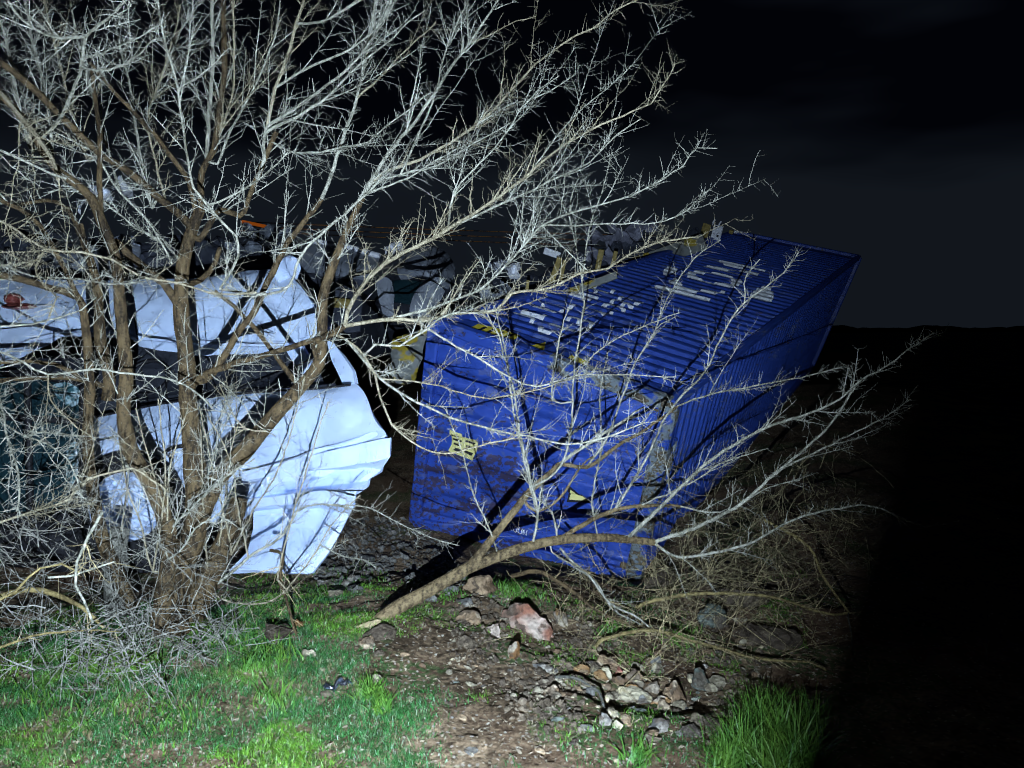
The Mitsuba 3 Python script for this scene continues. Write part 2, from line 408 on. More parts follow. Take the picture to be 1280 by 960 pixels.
def ground(x, y):
    x, y = np.asarray(x, float), np.asarray(y, float)
    return rbf(np.stack([x.ravel(), y.ravel()], 1)).reshape(x.shape) + clod(x, y)


def grid_axis(lo, hi, core0, core1, step):
    core = np.arange(core0, core1, step)
    def out(a, b, n=26):
        return a + (b - a) * (np.linspace(0, 1, n)[1:] ** 3)
    return np.concatenate([out(core0, lo)[::-1], core, out(core[-1], hi)])


gx, gy = grid_axis(-350, 350, -4.5, 5.5, 0.03), grid_axis(-40, 900, 2.2, 9.5, 0.03)
X, Y = np.meshgrid(gx, gy)
xs, ys = np.linspace(-4.5, 5.5, 90), np.linspace(2.2, 9.5, 70)
Zc = rbf(np.stack(np.meshgrid(xs, ys), -1).reshape(-1, 2)).reshape(70, 90)
spl = RectBivariateSpline(ys, xs, Zc)
core = (X >= -4.5) & (X <= 5.5) & (Y >= 2.2) & (Y <= 9.5)
Z = np.empty_like(X)
Z[core] = spl.ev(Y[core], X[core])
Z[~core] = rbf(np.stack([X[~core], Y[~core]], 1))
Z += clod(X, Y)


def gz(x, y):
    """ground height, quick, inside the core"""
    x, y = np.asarray(x, float), np.asarray(y, float)
    return spl.ev(np.clip(y, 2.2, 9.5), np.clip(x, -4.5, 5.5)) + clod(x, y)


def on_ground(px, py):
    """the point of the ground seen at a pixel"""
    px, py = np.atleast_1d(np.asarray(px, float)), np.atleast_1d(np.asarray(py, float))
    lo, hi = np.full(len(px), 1.5), np.full(len(px), 1.5)
    done = np.zeros(len(px), bool)
    for d in np.arange(1.6, 11, 0.08):
        w = P(px, py, np.full(len(px), d))
        under = w[:, 2] < gz(w[:, 0], w[:, 1])
        hi = np.where(done, hi, d)
        done |= under
        lo = np.where(done, lo, d)
    for _ in range(12):
        m = (lo + hi) / 2
        w = P(px, py, m)
        under = w[:, 2] < gz(w[:, 0], w[:, 1])
        hi, lo = np.where(under, m, hi), np.where(under, lo, m)
    return P(px, py, (lo + hi) / 2), done


R_, C_ = X.shape
idx = np.arange(R_ * C_).reshape(R_, C_)
q4 = np.stack([idx[:-1, :-1], idx[:-1, 1:], idx[1:, 1:], idx[1:, :-1]], -1).reshape(-1, 4)
scene['ground'] = mikit.ply((np.stack([X, Y, Z], -1).reshape(-1, 3), q4), 'soil', smooth=True)
labels['ground'] = {'label': 'dark stony soil of the bank and the field behind it', 'category': 'ground', 'kind': 'structure'}

# a low dark ridge at the horizon
hx = np.linspace(-900, 900, 900)
hv, hf = [], []
for r, (yy, s) in enumerate(((560, 0), (640, 1), (760, 0))):
    hz = s * (0.5 + 6 * meshkit.fbm(np.stack([hx * 0.006, hx * 0, hx * 0], -1), 4, 2) + 4.5 * meshkit.fbm(np.stack([hx * 0.08, hx * 0, hx * 0], -1), 3, 9)) - (1 - s) * 6
    hv.append(np.stack([hx, 0 * hx + yy, hz], 1))
hv = np.vstack(hv); n = len(hx)
ii = np.arange(n - 1)
hf = np.vstack([np.stack([r * n + ii, r * n + ii + 1, (r + 1) * n + ii + 1, (r + 1) * n + ii], 1) for r in (0, 1)])
scene['hills'] = mikit.ply((hv, hf), 'bush_far', smooth=True)
labels['hills'] = {'label': 'black low ridge on the night horizon', 'category': 'hill', 'kind': 'structure'}

# ------------------------------------------------------------------ the overturned blue container
CN = {'A': (543, 405, 8.2), 'B': (838, 506, 7.2), 'C': (1074, 321, 17.3), 'D': (918, 290, 18.3), 'E': (792, 720, 8.0), 'F': (518, 652, 9.15), 'G': (1014, 458, 18.2), 'H': (894, 420, 19.2)}
cn = {k: P(*v) for k, v in CN.items()}


def box_at(a, b, c):
    """point inside the container: a across 0..1, b along 0..1, c down 0..1"""
    a, b, c = (np.asarray(v, float)[..., None] for v in (a, b, c))
    t = (1 - b) * ((1 - a) * cn['A'] + a * cn['B']) + b * ((1 - a) * cn['D'] + a * cn['C'])
    u = (1 - b) * ((1 - a) * cn['F'] + a * cn['E']) + b * ((1 - a) * cn['H'] + a * cn['G'])
    return (1 - c) * t + c * u


CW, CL, CH = 2.44, 12.19, 2.59
cont = thing('shipping_container', 'battered dark blue shipping container lying tilted on the bank beside the wrecked white cab', 'container')


def dent(q, amp, f=1.3, seed=3):
    return amp * 2 * (meshkit.fbm(q * f, 3, seed) - 0.5)


def profile(length, pitch, depth, e=0.10):
    """trapezoid corrugation: positions along the length and inward depths"""
    s, z = [0, e], [0, 0]
    n = int(round((length - 2 * e) / pitch)); p = (length - 2 * e) / n
    for k in range(n):
        o = e + k * p
        for t, dd in ((0.16, 1), (0.5, 1), (0.66, 0), (1.0, 0)):
            s.append(o + t * p); z.append(dd * depth)
    s.append(length); z.append(0)
    return np.array(s), np.array(z)


TOP_S, TOP_Z = profile(CL, 0.262, 0.050, 0.47)
TOP_A = np.linspace(0.02, 0.98, 13)
top_n = unit(np.cross(cn['B'] - cn['A'], cn['D'] - cn['A'])); top_n = top_n if top_n[2] > 0 else -top_n


def top_pt(a, s, lift=0.0):
    """a 0..1 across, s metres along the lid; on the corrugated steel"""
    z = np.interp(s, TOP_S, TOP_Z)
    q = box_at(a, s / CL, np.zeros_like(s))
    fade = np.clip(np.minimum(a - 0.02, 0.98 - a) / 0.1, 0, 1)
    near = 0.05 * np.exp(-((s - 0.3) / 0.5) ** 2) * np.sin(np.pi * np.clip(a * 1.3, 0, 1))
    return q + top_n * (lift - 0.012 - z + dent(q, 0.022) * fade + near * fade)[..., None]


def grid_mesh(q):
    R, C = q.shape[:2]
    i = np.arange(R * C).reshape(R, C)
    return q.reshape(-1, 3), np.stack([i[:-1, :-1], i[:-1, 1:], i[1:, 1:], i[1:, :-1]], -1).reshape(-1, 4)


A2, S2 = np.meshgrid(TOP_A, TOP_S)
part(cont, 'upper_wall', grid_mesh(top_pt(A2, S2)), 'paint_blue')
# right wall
rs, rz = profile(CL, 0.205, 0.034)
right_n = unit(np.cross(cn['C'] - cn['B'], cn['E'] - cn['B'])); right_n = right_n if right_n[0] > 0 else -right_n
C2, S2r = np.meshgrid(np.linspace(0.02, 0.98, 11), rs)
q = box_at(np.ones_like(C2), S2r / CL, C2)
part(cont, 'right_wall', grid_mesh(q + right_n * (-0.012 - np.interp(S2r, rs, rz) + dent(q, 0.02))[..., None]), 'paint_blue')
# near end: horizontal folds, bulge and dents
end_n = unit(np.cross(cn['B'] - cn['A'], cn['F'] - cn['A'])); end_n = end_n if end_n[1] < 0 else -end_n


def end_pt(a, c, lift=0.0):
    q = box_at(a, np.zeros_like(a), c)
    ridges = np.interp((c * CH / 0.29) % 1.0, [0, 0.3, 0.42, 0.88, 1.0], [0, 0, 0.045, 0.045, 0]) * np.clip((c - 0.16) / 0.03, 0, 1) * np.clip((0.97 - c) / 0.03, 0, 1)
    m = np.clip(np.minimum(np.minimum(a, 1 - a), np.minimum(c, 1 - c)) / 0.12, 0, 1)
    return q + end_n * (lift - 0.01 - ridges + m * (dent(q, 0.13, 1.1, 6) + dent(q, 0.05, 3.0, 7) + 0.02))[..., None]


A3, C3 = np.meshgrid(np.linspace(0.012, 0.988, 70), np.linspace(0.012, 0.988, 90))
part(cont, 'near_end', grid_mesh(end_pt(A3, C3)), 'paint_blue_end', smooth=35)
# walls one cannot see from here
for nm, fn in (('left_wall', lambda u, v: box_at(0 * u + 0.012, u, v)), ('lower_wall', lambda u, v: box_at(u, v, 0 * u + 0.99)), ('far_end', lambda u, v: box_at(u, 0 * u + 0.997, v))):
    U, V = np.meshgrid(np.linspace(0.01, 0.99, 30), np.linspace(0.01, 0.99, 30))
    part(cont, nm, grid_mesh(fn(U, V)), 'paint_blue')


def beam(p0, p1, w, seed=0, m='paint_blue', name='rail', bend=0.0, label=None):
    n = 28
    t = np.linspace(0, 1, n)[:, None]
    path = p0 + (p1 - p0) * t
    path = path + (meshkit.fbm(path * 1.7 + seed, 3, seed)[:, None] - 0.5) * bend * np.sin(np.pi * t) * 2
    tv = unit(p1 - p0)
    u = unit(np.cross(tv, [0.2, 0.3, 0.9])); u2 = None
    # align the section with the container
    for cand in (cn['B'] - cn['A'], cn['F'] - cn['A'], cn['D'] - cn['A']):
        cc = cand - tv * (cand @ tv)
        if np.linalg.norm(cc) > 0.5 * np.linalg.norm(cand):
            u = unit(cc); break
    w2 = np.cross(tv, u)
    bvl = 0.25
    sec = np.array([(-1, -1 + bvl), (-1, 1 - bvl), (-1 + bvl, 1), (1 - bvl, 1), (1, 1 - bvl), (1, -1 + bvl), (1 - bvl, -1), (-1 + bvl, -1)]) * w / 2
    v = (path[:, None] + sec[:, 0][:, None] * u + sec[:, 1][:, None] * w2).reshape(-1, 3)
    k, i = np.meshgrid(np.arange(n - 1) * 8, np.arange(8), indexing='ij'); j = (i + 1) % 8
    f = np.stack([k + i, k + j, k + 8 + j, k + 8 + i], -1).reshape(-1, 4)
    f = np.vstack([f[:, [0, 1, 2]], f[:, [0, 2, 3]]])
    nn = len(v); v = np.vstack([v, path[0], path[-1]]); i = np.arange(8); j = (i + 1) % 8
    f = np.vstack([f, np.stack([i * 0 + nn, j, i], 1), np.stack([i * 0 + nn + 1, (n - 1) * 8 + i, (n - 1) * 8 + j], 1)])
    return part(cont, name, (v, f), m, smooth=35, label=label)


ce = sum(cn.values()) / 8


def ins(k, s=0.03):
    return cn[k] + unit(ce - cn[k]) * s


for i, (a, b, w, m, bd) in enumerate((('A', 'D', 0.09, 'paint_blue', 0.03), ('B', 'C', 0.09, 'paint_blue', 0.03), ('D', 'C', 0.10, 'paint_blue', 0.0),
                                       ('E', 'F', 0.15, 'paint_blue_end', 0.06), ('E', 'G', 0.13, 'paint_blue', 0.02), ('F', 'H', 0.13, 'paint_blue', 0.0), ('G', 'H', 0.12, 'paint_blue', 0.0))):
    beam(ins(a), ins(b), w, i, m, 'rail', bd)
mid_ab = 0.48 * ins('A') + 0.52 * ins('B') + np.array([0, 0, 0.03])
beam(ins('A'), mid_ab, 0.13, 0, 'paint_blue_end', 'rail', 0.06)
beam(mid_ab, ins('B'), 0.14, 9, 'paint_scraped', 'rail', 0.05, 'scraped tan stretch of the top rail')
beam(ins('A'), ins('F'), 0.15, 11, 'paint_blue_end', 'corner_post', 0.03)
beam(ins('B'), ins('E'), 0.17, 12, 'paint_scraped', 'corner_post', 0.05, 'scraped corner post with bare patches')
beam(ins('C'), ins('G'), 0.15, 13, 'paint_blue', 'corner_post')
beam(ins('D'), ins('H'), 0.15, 14, 'paint_blue', 'corner_post')
# corner castings: block with an oval hole each
ax = [unit(cn['B'] - cn['A']), unit(cn['D'] - cn['A']), unit(cn['A'] - cn['F'])]
ROTC = np.array(ax).T
for k, sgn in (('A', (1, 1, -1)), ('B', (-1, 1, -1)), ('C', (-1, -1, -1)), ('D', (1, -1, -1)), ('E', (-1, 1, 1)), ('F', (1, 1, 1)), ('G', (-1, -1, 1))):
    v, f = bevel_box((0.185, 0.185, 0.125), b=0.012)
    o = cn[k] + ROTC @ (np.array(sgn) * np.array((0.07, 0.07, 0.045)))
    cst = part(cont, 'corner_casting', (v @ ROTC.T + o, f), 'rust' if k in 'BE' else 'paint_blue')
    t = np.linspace(0, 2 * np.pi, 17)[:-1]
    hole = trimesh.creation.extrude_polygon(Polygon(np.c_[0.05 * np.cos(t), 0.032 * np.sin(t)]), 0.004)
    hv_ = np.c_[hole.vertices[:, 0], 0 * hole.vertices[:, 0], hole.vertices[:, 1]] + np.c_[0 * hole.vertices[:, 0], -0.0945 * sgn[1] * 1 + hole.vertices[:, 2] * -sgn[1], 0 * hole.vertices[:, 0]]
    part(cst, 'hole', (hv_ @ ROTC.T + o, hole.faces), 'print_black')
# bare rusty opening in the right post: a lock recess with its frame
fr = []
bn = lambda b, c, l: box_at(np.ones(1), np.array([b]), np.array([c]))[0] + right_n * l
q0 = [bn(0.012, 0.26, 0.006), bn(0.034, 0.26, 0.006), bn(0.034, 0.50, 0.006), bn(0.012, 0.50, 0.006)]
for i in range(4):
    fr.append(tube(np.linspace(q0[i], q0[(i + 1) % 4], 3), 0.028, 6))
part(cont, 'recess_frame', join(fr), 'paint_scraped', smooth=40)
vv = np.array(q0); part(cont, 'recess', (np.vstack([vv - right_n * 0.002, vv - right_n * 0.02]), np.array([[0, 1, 2], [0, 2, 3], [4, 6, 5], [4, 7, 6], [0, 4, 5], [0, 5, 1], [1, 5, 6], [1, 6, 2], [2, 6, 7], [2, 7, 3], [3, 7, 4], [3, 4, 0]])), 'rust')


# lettering, cut to the folds of the steel it is painted on
def text_poly(text, height, bold=True):
    m = meshkit.text_mesh(text, height, 0.002, bold)
    tri = m.triangles[m.face_normals[:, 2] > 0.5][:, :, :2]
    return unary_union([Polygon(t).buffer(1e-5) for t in tri])


def print_on_lid(name, poly, m, lift=0.004, label=None):
    """poly in (along, across) metres"""
    cuts_s = TOP_S
    cuts_a = np.linspace(0.02, 0.98, 13) * CW
    x0, y0, x1, y1 = poly.bounds
    vs, fs, n = [], [], 0
    for i in range(len(cuts_s) - 1):
        if cuts_s[i + 1] < x0 or cuts_s[i] > x1:
            continue
        for j in range(len(cuts_a) - 1):
            if cuts_a[j + 1] < y0 or cuts_a[j] > y1:
                continue
            g = poly.intersection(sbox(cuts_s[i] + 1e-6, cuts_a[j], cuts_s[i + 1] - 1e-6, cuts_a[j + 1]))
            for h in getattr(g, 'geoms', [g]):
                if h.geom_type != 'Polygon' or h.area < 2e-5:
                    continue
                tv, tf = trimesh.creation.triangulate_polygon(h, engine='earcut')
                corner = [top_pt(np.array([aa / CW]), np.array([ss]), lift)[0] for ss in cuts_s[i:i + 2] for aa in cuts_a[j:j + 2]]
                u = ((tv[:, 0] - cuts_s[i]) / (cuts_s[i + 1] - cuts_s[i]))[:, None]; w = ((tv[:, 1] - cuts_a[j]) / (cuts_a[j + 1] - cuts_a[j]))[:, None]
                v = (1 - u) * ((1 - w) * corner[0] + w * corner[1]) + u * ((1 - w) * corner[2] + w * corner[3])
                vs.append(v); fs.append(tf + n); n += len(v)
    return part(cont, name, (np.vstack(vs), np.vstack(fs)), m, label=label)


from shapely import affinity


def lid_text(text, height, s0, a_base, length=None):
    p = text_poly(text, height, True)
    x0, _, x1, _ = p.bounds
    sx = length / (x1 - x0) if length else 1
    return affinity.affine_transform(p, [sx, 0, 0, -1, s0 - x0 * sx, a_base])


for text, hh, s0, a0, ln in (('UIKL HHD', 0.27, 1.0, 0.52, 2.75), ('9L8 4093', 0.29, 0.85, 0.98, 2.7), ('KOM', 0.72, 4.35, 1.48, 3.9)):
    for i, ch in enumerate(text):
        if ch != ' ':
            print_on_lid('letter', lid_text(ch, hh, s0 + ln * i / len(text), a0, ln / len(text) * (0.45 if ch == 'I' else 0.8)), 'print_white')
t = np.linspace(0, np.pi, 24)
print_on_lid('emblem', Polygon([(5.5, 0.56), (5.7, 0.46), (6.15, 0.40), (6.4, 0.44), (6.15, 0.56), (5.8, 0.64)]), 'print_white', label='white pointed emblem above the letters')
print_on_lid('emblem', Polygon([(5.4, 1.82), (5.75, 1.78), (6.2, 1.76), (6.6, 1.80), (6.45, 1.9), (6.1, 2.02), (5.7, 2.10), (5.4, 2.10)]), 'print_white', label='white half oval emblem below the letters')
st = print_on_lid('warning_label', Polygon([(0.16, 0.28), (0.42, 0.26), (0.40, 0.74), (0.16, 0.78)]), 'print_yellow')
for k in range(4):
    print_on_lid('warning_label_mark', sbox(0.2, 0.36 + 0.1 * k, 0.36, 0.40 + 0.1 * k), 'print_black', 0.007)
print_on_lid('warning_triangle', Polygon([(0.16, 0.93), (0.16, 1.12), (0.46, 1.0)]), 'print_yellow')
print_on_lid('warning_label', Polygon([(0.22, 1.34), (0.36, 1.32), (0.36, 1.52), (0.22, 1.52)]), 'print_yellow')


def print_on_end(name, poly, m, lift, n=14):
    """poly in a, c (0..1): laid on the crumpled end"""
    x0, y0, x1, y1 = poly.bounds
    vs, fs, k = [], [], 0
    for i in range(n):
        for j in range(n):
            g = poly.intersection(sbox(x0 + (x1 - x0) * i / n, y0 + (y1 - y0) * j / n, x0 + (x1 - x0) * (i + 1) / n, y0 + (y1 - y0) * (j + 1) / n))
            for h in getattr(g, 'geoms', [g]):
                if h.geom_type == 'Polygon' and h.area > 1e-8:
                    tv, tf = trimesh.creation.triangulate_polygon(h, engine='earcut')
                    vs.append(end_pt(tv[:, 0], tv[:, 1], lift)); fs.append(tf + k); k += len(tv)
    return part(cont, name, (np.vstack(vs), np.vstack(fs)), m)


def end_ac(px, py):
    """a, c of the near end under a pixel"""
    w = [to_px(cn[k])[:2] for k in 'ABFE']
    from scipy.optimize import least_squares
    def fn(x):
        a, c = x
        q = to_px(box_at(np.array([a]), np.zeros(1), np.array([c]))[0])
        return [q[0] - px, q[1] - py]
    return least_squares(fn, [0.5, 0.5]).x


def end_poly(pts):
    return Polygon([end_ac(*p) for p in pts])


print_on_end('placard', end_poly([(565, 535), (579, 541), (580, 545), (597, 549), (597, 562), (594, 573), (580, 569), (563, 562), (565, 550)]), 'print_pale_yellow', 0.012)
for mk in [end_poly([(x, y), (x + w, y + 0.34 * w), (x + w - 1, y + 0.34 * w + 2), (x - 1, y + 2)]) for x, y, w in ((567, 541, 9), (567, 547, 11), (568, 553, 7), (582, 550, 12), (583, 556, 9), (570, 559, 10), (582, 562, 11))]:
    print_on_end('placard_mark', mk, 'print_black', 0.016, 4)
print_on_end('warning_triangle', end_poly([(715, 603), (742, 628), (711, 625)]), 'print_black', 0.012)
print_on_end('warning_triangle_face', end_poly([(717, 608), (737, 625), (714, 622)]), 'print_pale_yellow', 0.016)
pa, pb, pc = end_ac(637, 661), end_ac(661, 669), end_ac(637, 655)
for i, ch in enumerate('NOUN'):
    tp = text_poly(ch, 1.0, False)
    x0, y0, x1, y1 = tp.bounds
    ux, uy = (pb - pa) / 4.0 * 0.8 / (x1 - x0), (pc - pa) / (y1 - y0)
    o = pa + (pb - pa) * i / 4.0
    print_on_end('letter', affinity.affine_transform(tp, [ux[0], uy[0], ux[1], uy[1], o[0] - ux[0] * x0, o[1] - ux[1] * x0]), 'print_white', 0.014, 3)

# ------------------------------------------------------------------ the wrecked white cab
cab = thing('truck_cab', 'crushed white truck cab with a torn bumper hanging beside the blue container', 'truck')
part(cab, 'roof', sheet([[(-60, 344, 7.5), (60, 350, 7.5), (150, 350, 7.5), (250, 346, 7.45), (330, 338, 7.4), (356, 336, 7.3)],
                          [(-60, 380, 7.15), (60, 378, 7.15), (150, 375, 7.15), (250, 371, 7.1), (335, 362, 7.05), (378, 360, 7.0)],
                          [(-60, 425, 7.1), (50, 402, 7.05), (150, 404, 7.0), (250, 406, 7.0), (345, 402, 6.9), (396, 390, 6.8)],
                          [(-60, 470, 6.95), (40, 424, 7.0), (110, 416, 7.0), (250, 426, 6.95), (345, 428, 6.85), (404, 414, 6.75)]], 0.13, (80, 120), wob=0.012, seed=2, crease=0.04, cf=1.7), 'cab_white', smooth=40)
part(cab, 'door_panel', sheet([[(110, 520, 7.0), (200, 503, 6.9), (300, 490, 6.8), (390, 484, 6.6), (440, 479, 6.45)],
                                [(114, 545, 6.75), (200, 530, 6.7), (300, 515, 6.55), (390, 509, 6.3), (460, 500, 6.2)],
                                [(122, 580, 6.6), (200, 570, 6.6), (300, 556, 6.45), (400, 546, 6.2), (472, 530, 6.05)],
                                [(150, 622, 6.65), (210, 615, 6.6), (300, 596, 6.45), (400, 572, 6.1), (475, 552, 5.98)],
                                [(150, 660, 6.75), (210, 660, 6.7), (270, 655, 6.6), (310, 618, 6.3), (330, 605, 6.2)]], 0.10, (100, 120), wob=0.015, seed=4, crease=0.035, cf=1.4), 'cab_white', smooth=40)
# dangling bumper: stepped, folded plastic
rows = [[(302, 590, 6.15), (350, 578, 6.02), (420, 562, 5.9), (474, 549, 5.85), (488, 547, 5.85)],
        [(302, 603, 6.12), (352, 594, 6.0), (420, 584, 5.88), (468, 577, 5.83), (487, 572, 5.83)],
        [(306, 607, 6.40), (352, 598, 6.27), (418, 589, 6.10), (462, 585, 5.95), (476, 588, 5.93)],
        [(307, 620, 6.38), (352, 613, 6.26), (414, 606, 6.08), (448, 602, 5.93), (460, 600, 5.93)],
        [(310, 624, 6.08), (352, 618, 5.95), (412, 612, 5.85), (438, 610, 5.83), (446, 612, 5.83)],
        [(312, 636, 6.05), (352, 632, 5.93), (404, 630, 5.83), (432, 632, 5.8), (441, 636, 5.8)],
        [(316, 640, 6.36), (350, 637, 6.26), (400, 636, 6.10), (428, 640, 5.95), (436, 644, 5.95)],
        [(316, 662, 6.28), (348, 660, 6.18), (394, 660, 6.04), (416, 664, 5.92), (424, 668, 5.92)],
        [(308, 690, 6.1), (342, 690, 6.02), (384, 690, 5.92), (402, 690, 5.9), (410, 692, 5.9)],
        [(286, 712, 6.0), (326, 713, 5.95), (362, 716, 5.88), (382, 717, 5.86), (390, 716, 5.86)]]
part(cab, 'bumper', sheet(rows, 0.05, (109, 60), k=1, wob=0.010, crease=0.015, cf=3.0), 'plastic_white', smooth=25, label='torn stepped bumper hanging to the ground')
part(cab, 'pillar', sheet([[(350, 424, 6.95), (372, 420, 6.9)], [(362, 446, 6.85), (381, 438, 6.8)], [(376, 466, 6.75), (390, 458, 6.7)], [(388, 473, 6.7), (392, 466, 6.68)]], 0.05, (14, 6), k=1), 'cab_white', smooth=40)
part(cab, 'pillar', sheet([[(408, 424, 6.7), (418, 430, 6.65)], [(414, 450, 6.6), (428, 444, 6.55)], [(424, 470, 6.5), (440, 462, 6.45)], [(430, 484, 6.45), (443, 478, 6.4)]], 0.05, (14, 6), k=1), 'cab_white', smooth=40)
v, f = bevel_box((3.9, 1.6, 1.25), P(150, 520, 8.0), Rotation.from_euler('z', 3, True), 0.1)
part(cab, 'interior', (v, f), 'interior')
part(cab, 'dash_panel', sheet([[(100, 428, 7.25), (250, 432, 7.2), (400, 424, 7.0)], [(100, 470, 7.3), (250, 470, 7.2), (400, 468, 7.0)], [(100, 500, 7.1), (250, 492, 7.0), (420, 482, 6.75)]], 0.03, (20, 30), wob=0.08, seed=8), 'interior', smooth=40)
tt = np.linspace(0, 2 * np.pi, 33)
cw_ = P(185, 472, 7.05)
part(cab, 'steering_wheel', tube(cw_ + np.c_[0.19 * np.cos(tt), 0.10 * np.sin(tt), 0.15 * np.sin(tt)], 0.016, 8, False), 'black_trim', smooth=True)
part(cab, 'seat', bevel_box((0.5, 0.14, 0.6), P(240, 462, 7.35), Rotation.from_euler('xy', (-12, 14), True), 0.05), 'steel_dark')
# left: dark door with its panes
part(cab, 'side_window', sheet([[(-60, 474, 6.75), (20, 472, 6.75), (98, 482, 6.8)], [(-60, 560, 6.6), (20, 560, 6.6), (98, 560, 6.7)], [(-60, 640, 6.55), (20, 640, 6.55), (96, 630, 6.65)]], 0.012, (10, 16)), 'dark_glass', smooth=True)
part(cab, 'broken_pane', sheet([[(66, 482, 6.68), (84, 478, 6.68), (100, 488, 6.7)], [(70, 494, 6.66), (86, 496, 6.66), (98, 502, 6.68)], [(82, 506, 6.66), (90, 508, 6.66), (97, 507, 6.66)]], 0.012, (10, 10), wob=0.03), 'cracked_glass')
part(cab, 'broken_pane', sheet([[(84, 560, 6.62), (92, 552, 6.62), (101, 556, 6.64)], [(82, 585, 6.6), (92, 584, 6.6), (100, 586, 6.62)], [(86, 604, 6.6), (92, 604, 6.6), (98, 598, 6.6)]], 0.012, (10, 10), wob=0.03), 'cracked_glass')
part(cab, 'window_frame', join([tube(catmull(P(*np.array(a).T), 0.05), 0.03, 8) for a in ([(-60, 470, 6.7), (20, 467, 6.7), (104, 480, 6.75)], [(104, 480, 6.75), (103, 560, 6.65), (100, 640, 6.6)], [(-60, 523, 6.62), (20, 522, 6.62), (100, 528, 6.68)], [(34, 470, 6.7), (36, 560, 6.57), (38, 640, 6.52)])]), 'black_trim', smooth=True)
part(cab, 'sill_panel', sheet([[(-60, 642, 6.5), (60, 640, 6.5), (150, 640, 6.6), (290, 656, 6.6)], [(-60, 690, 6.5), (60, 688, 6.45), (150, 690, 6.5), (290, 690, 6.5)], [(-60, 730, 6.6), (60, 730, 6.55), (150, 730, 6.5), (290, 720, 6.5)]], 0.03, (16, 30), wob=0.06), 'black_trim', smooth=40)
# wheel: black tyre with white steel rim
wc = P(162, 632, 6.52)
wx, wy_, wn = np.array([0.96, 0.25, 0]), np.array([0, 0.1, 1.0]), unit(np.array([0.2, -0.97, 0.12]))
prof = [(0.29, -0.10), (0.38, -0.13), (0.46, -0.09), (0.475, 0), (0.46, 0.09), (0.38, 0.13), (0.29, 0.10)]


def lathe(prof, c, n, seg=40):
    u = unit(np.cross(n, [0, 0, 1.0])); w = np.cross(n, u)
    a = np.linspace(0, 2 * np.pi, seg, endpoint=False)
    pr = np.array(prof)
    v = c + pr[None, :, :1] * (np.cos(a)[:, None, None] * u + np.sin(a)[:, None, None] * w) + pr[None, :, 1:] * n
    k, i = np.meshgrid(np.arange(seg), np.arange(len(pr) - 1), indexing='ij'); m = len(pr)
    qd = np.stack([k * m + i, ((k + 1) % seg) * m + i, ((k + 1) % seg) * m + i + 1, k * m + i + 1], -1).reshape(-1, 4)
    return v.reshape(-1, 3), np.vstack([qd[:, [0, 1, 2]], qd[:, [0, 2, 3]]])


wh = part(cab, 'wheel', lathe(prof, wc, wn), 'rubber', smooth=30)
part(wh, 'rim', lathe([(0.002, 0.02), (0.10, 0.05), (0.13, 0.0), (0.24, -0.02), (0.27, 0.08), (0.295, 0.10), (0.295, -0.1)], wc, wn), 'cab_white', smooth=30)
# seams, trim and fittings of the bodywork
for nm, pts, w, m in (('trim_strip', [(120, 521), (200, 505), (300, 492), (390, 486), (438, 481)], 0.010, 'black_trim'),
                      ('seam', [(160, 352), (166, 380), (172, 424)], 0.008, 'black_trim'), ('seam', [(310, 342), (322, 370), (330, 425)], 0.008, 'black_trim'), ('gutter', [(-60, 471), (40, 426), (110, 418), (250, 428), (345, 430), (404, 416)], 0.022, 'plastic_white')):
    a = np.array(pts, float)
    dd = [6.96 - 0.0019 * x - 0.0003 * max(y - 500, 0) if y > 470 else 7.4 - 0.0058 * max(y - 345, 0) - 0.0003 * max(x, 0) if nm == 'seam' else 6.98 - 0.0004 * max(x, 0) for x, y in a]
    part(cab, nm, tube(catmull(P(a[:, 0], a[:, 1], dd), 0.05), w, 6), m, smooth=True)
part(cab, 'door_handle', tube(catmull(P(np.array([205, 215, 232, 242.]), np.array([566, 560, 558, 562.]), np.array([6.58, 6.50, 6.50, 6.58])), 0.03), 0.016, 8), 'black_trim', smooth=True)
part(cab, 'wiper', tube(catmull(P(np.array([300, 340, 382, 396.]), np.array([486, 470, 452, 436.]), np.array([6.72, 6.70, 6.68, 6.66])), 0.05), 0.008, 6), 'black_trim', smooth=True)
# red lamp on the roof edge
lm = trimesh.creation.icosphere(3); lv = lm.vertices * np.array([0.085, 0.06, 0.05]) * (0.7 + 0.6 * meshkit.fbm(lm.vertices * 2.5, 3, 4))[:, None]
part(cab, 'roof_lamp', (lv + P(17, 374, 7.12), lm.faces), 'red_lens', smooth=True, label='red lamp on the left of the roof')
part(cab, 'lamp_base', (lm.vertices * np.array([0.16, 0.07, 0.03]) + P(24, 383, 7.10), lm.faces), 'red_lens', smooth=True)

# ------------------------------------------------------------------ wreckage behind
GB = 'wreckage beyond the white cab'
trl = thing('box_truck', 'grey box body of a wrecked truck beyond the branches, behind the white cab', 'truck', GB)
part(trl, 'roof_panel', sheet([[(392, 302, 12.6), (432, 308, 12.5), (474, 320, 12.4)], [(372, 318, 12.1), (420, 326, 12.0), (470, 330, 12.0)], [(366, 336, 11.8), (414, 344, 11.8), (456, 346, 11.8)]], 0.08, (28, 44), wob=0.02, crease=0.06, cf=1.2), 'steel_grey', smooth=40)
part(trl, 'roof_edge', tube(P(np.array([392, 432, 474.]), np.array([302, 308, 320.]), np.array([12.6, 12.5, 12.4])), 0.05, 8), 'reflective_white', smooth=True)
for x0 in (388, 408, 428, 448):
    part(trl, 'roof_rib', tube(P(np.array([x0 + 14, x0.__float__(), x0 - 12.]), np.array([307, 326, 342.]) + (x0 - 388) * 0.12, np.array([12.4, 11.95, 11.72])), 0.022, 6), 'steel_grey', smooth=True)
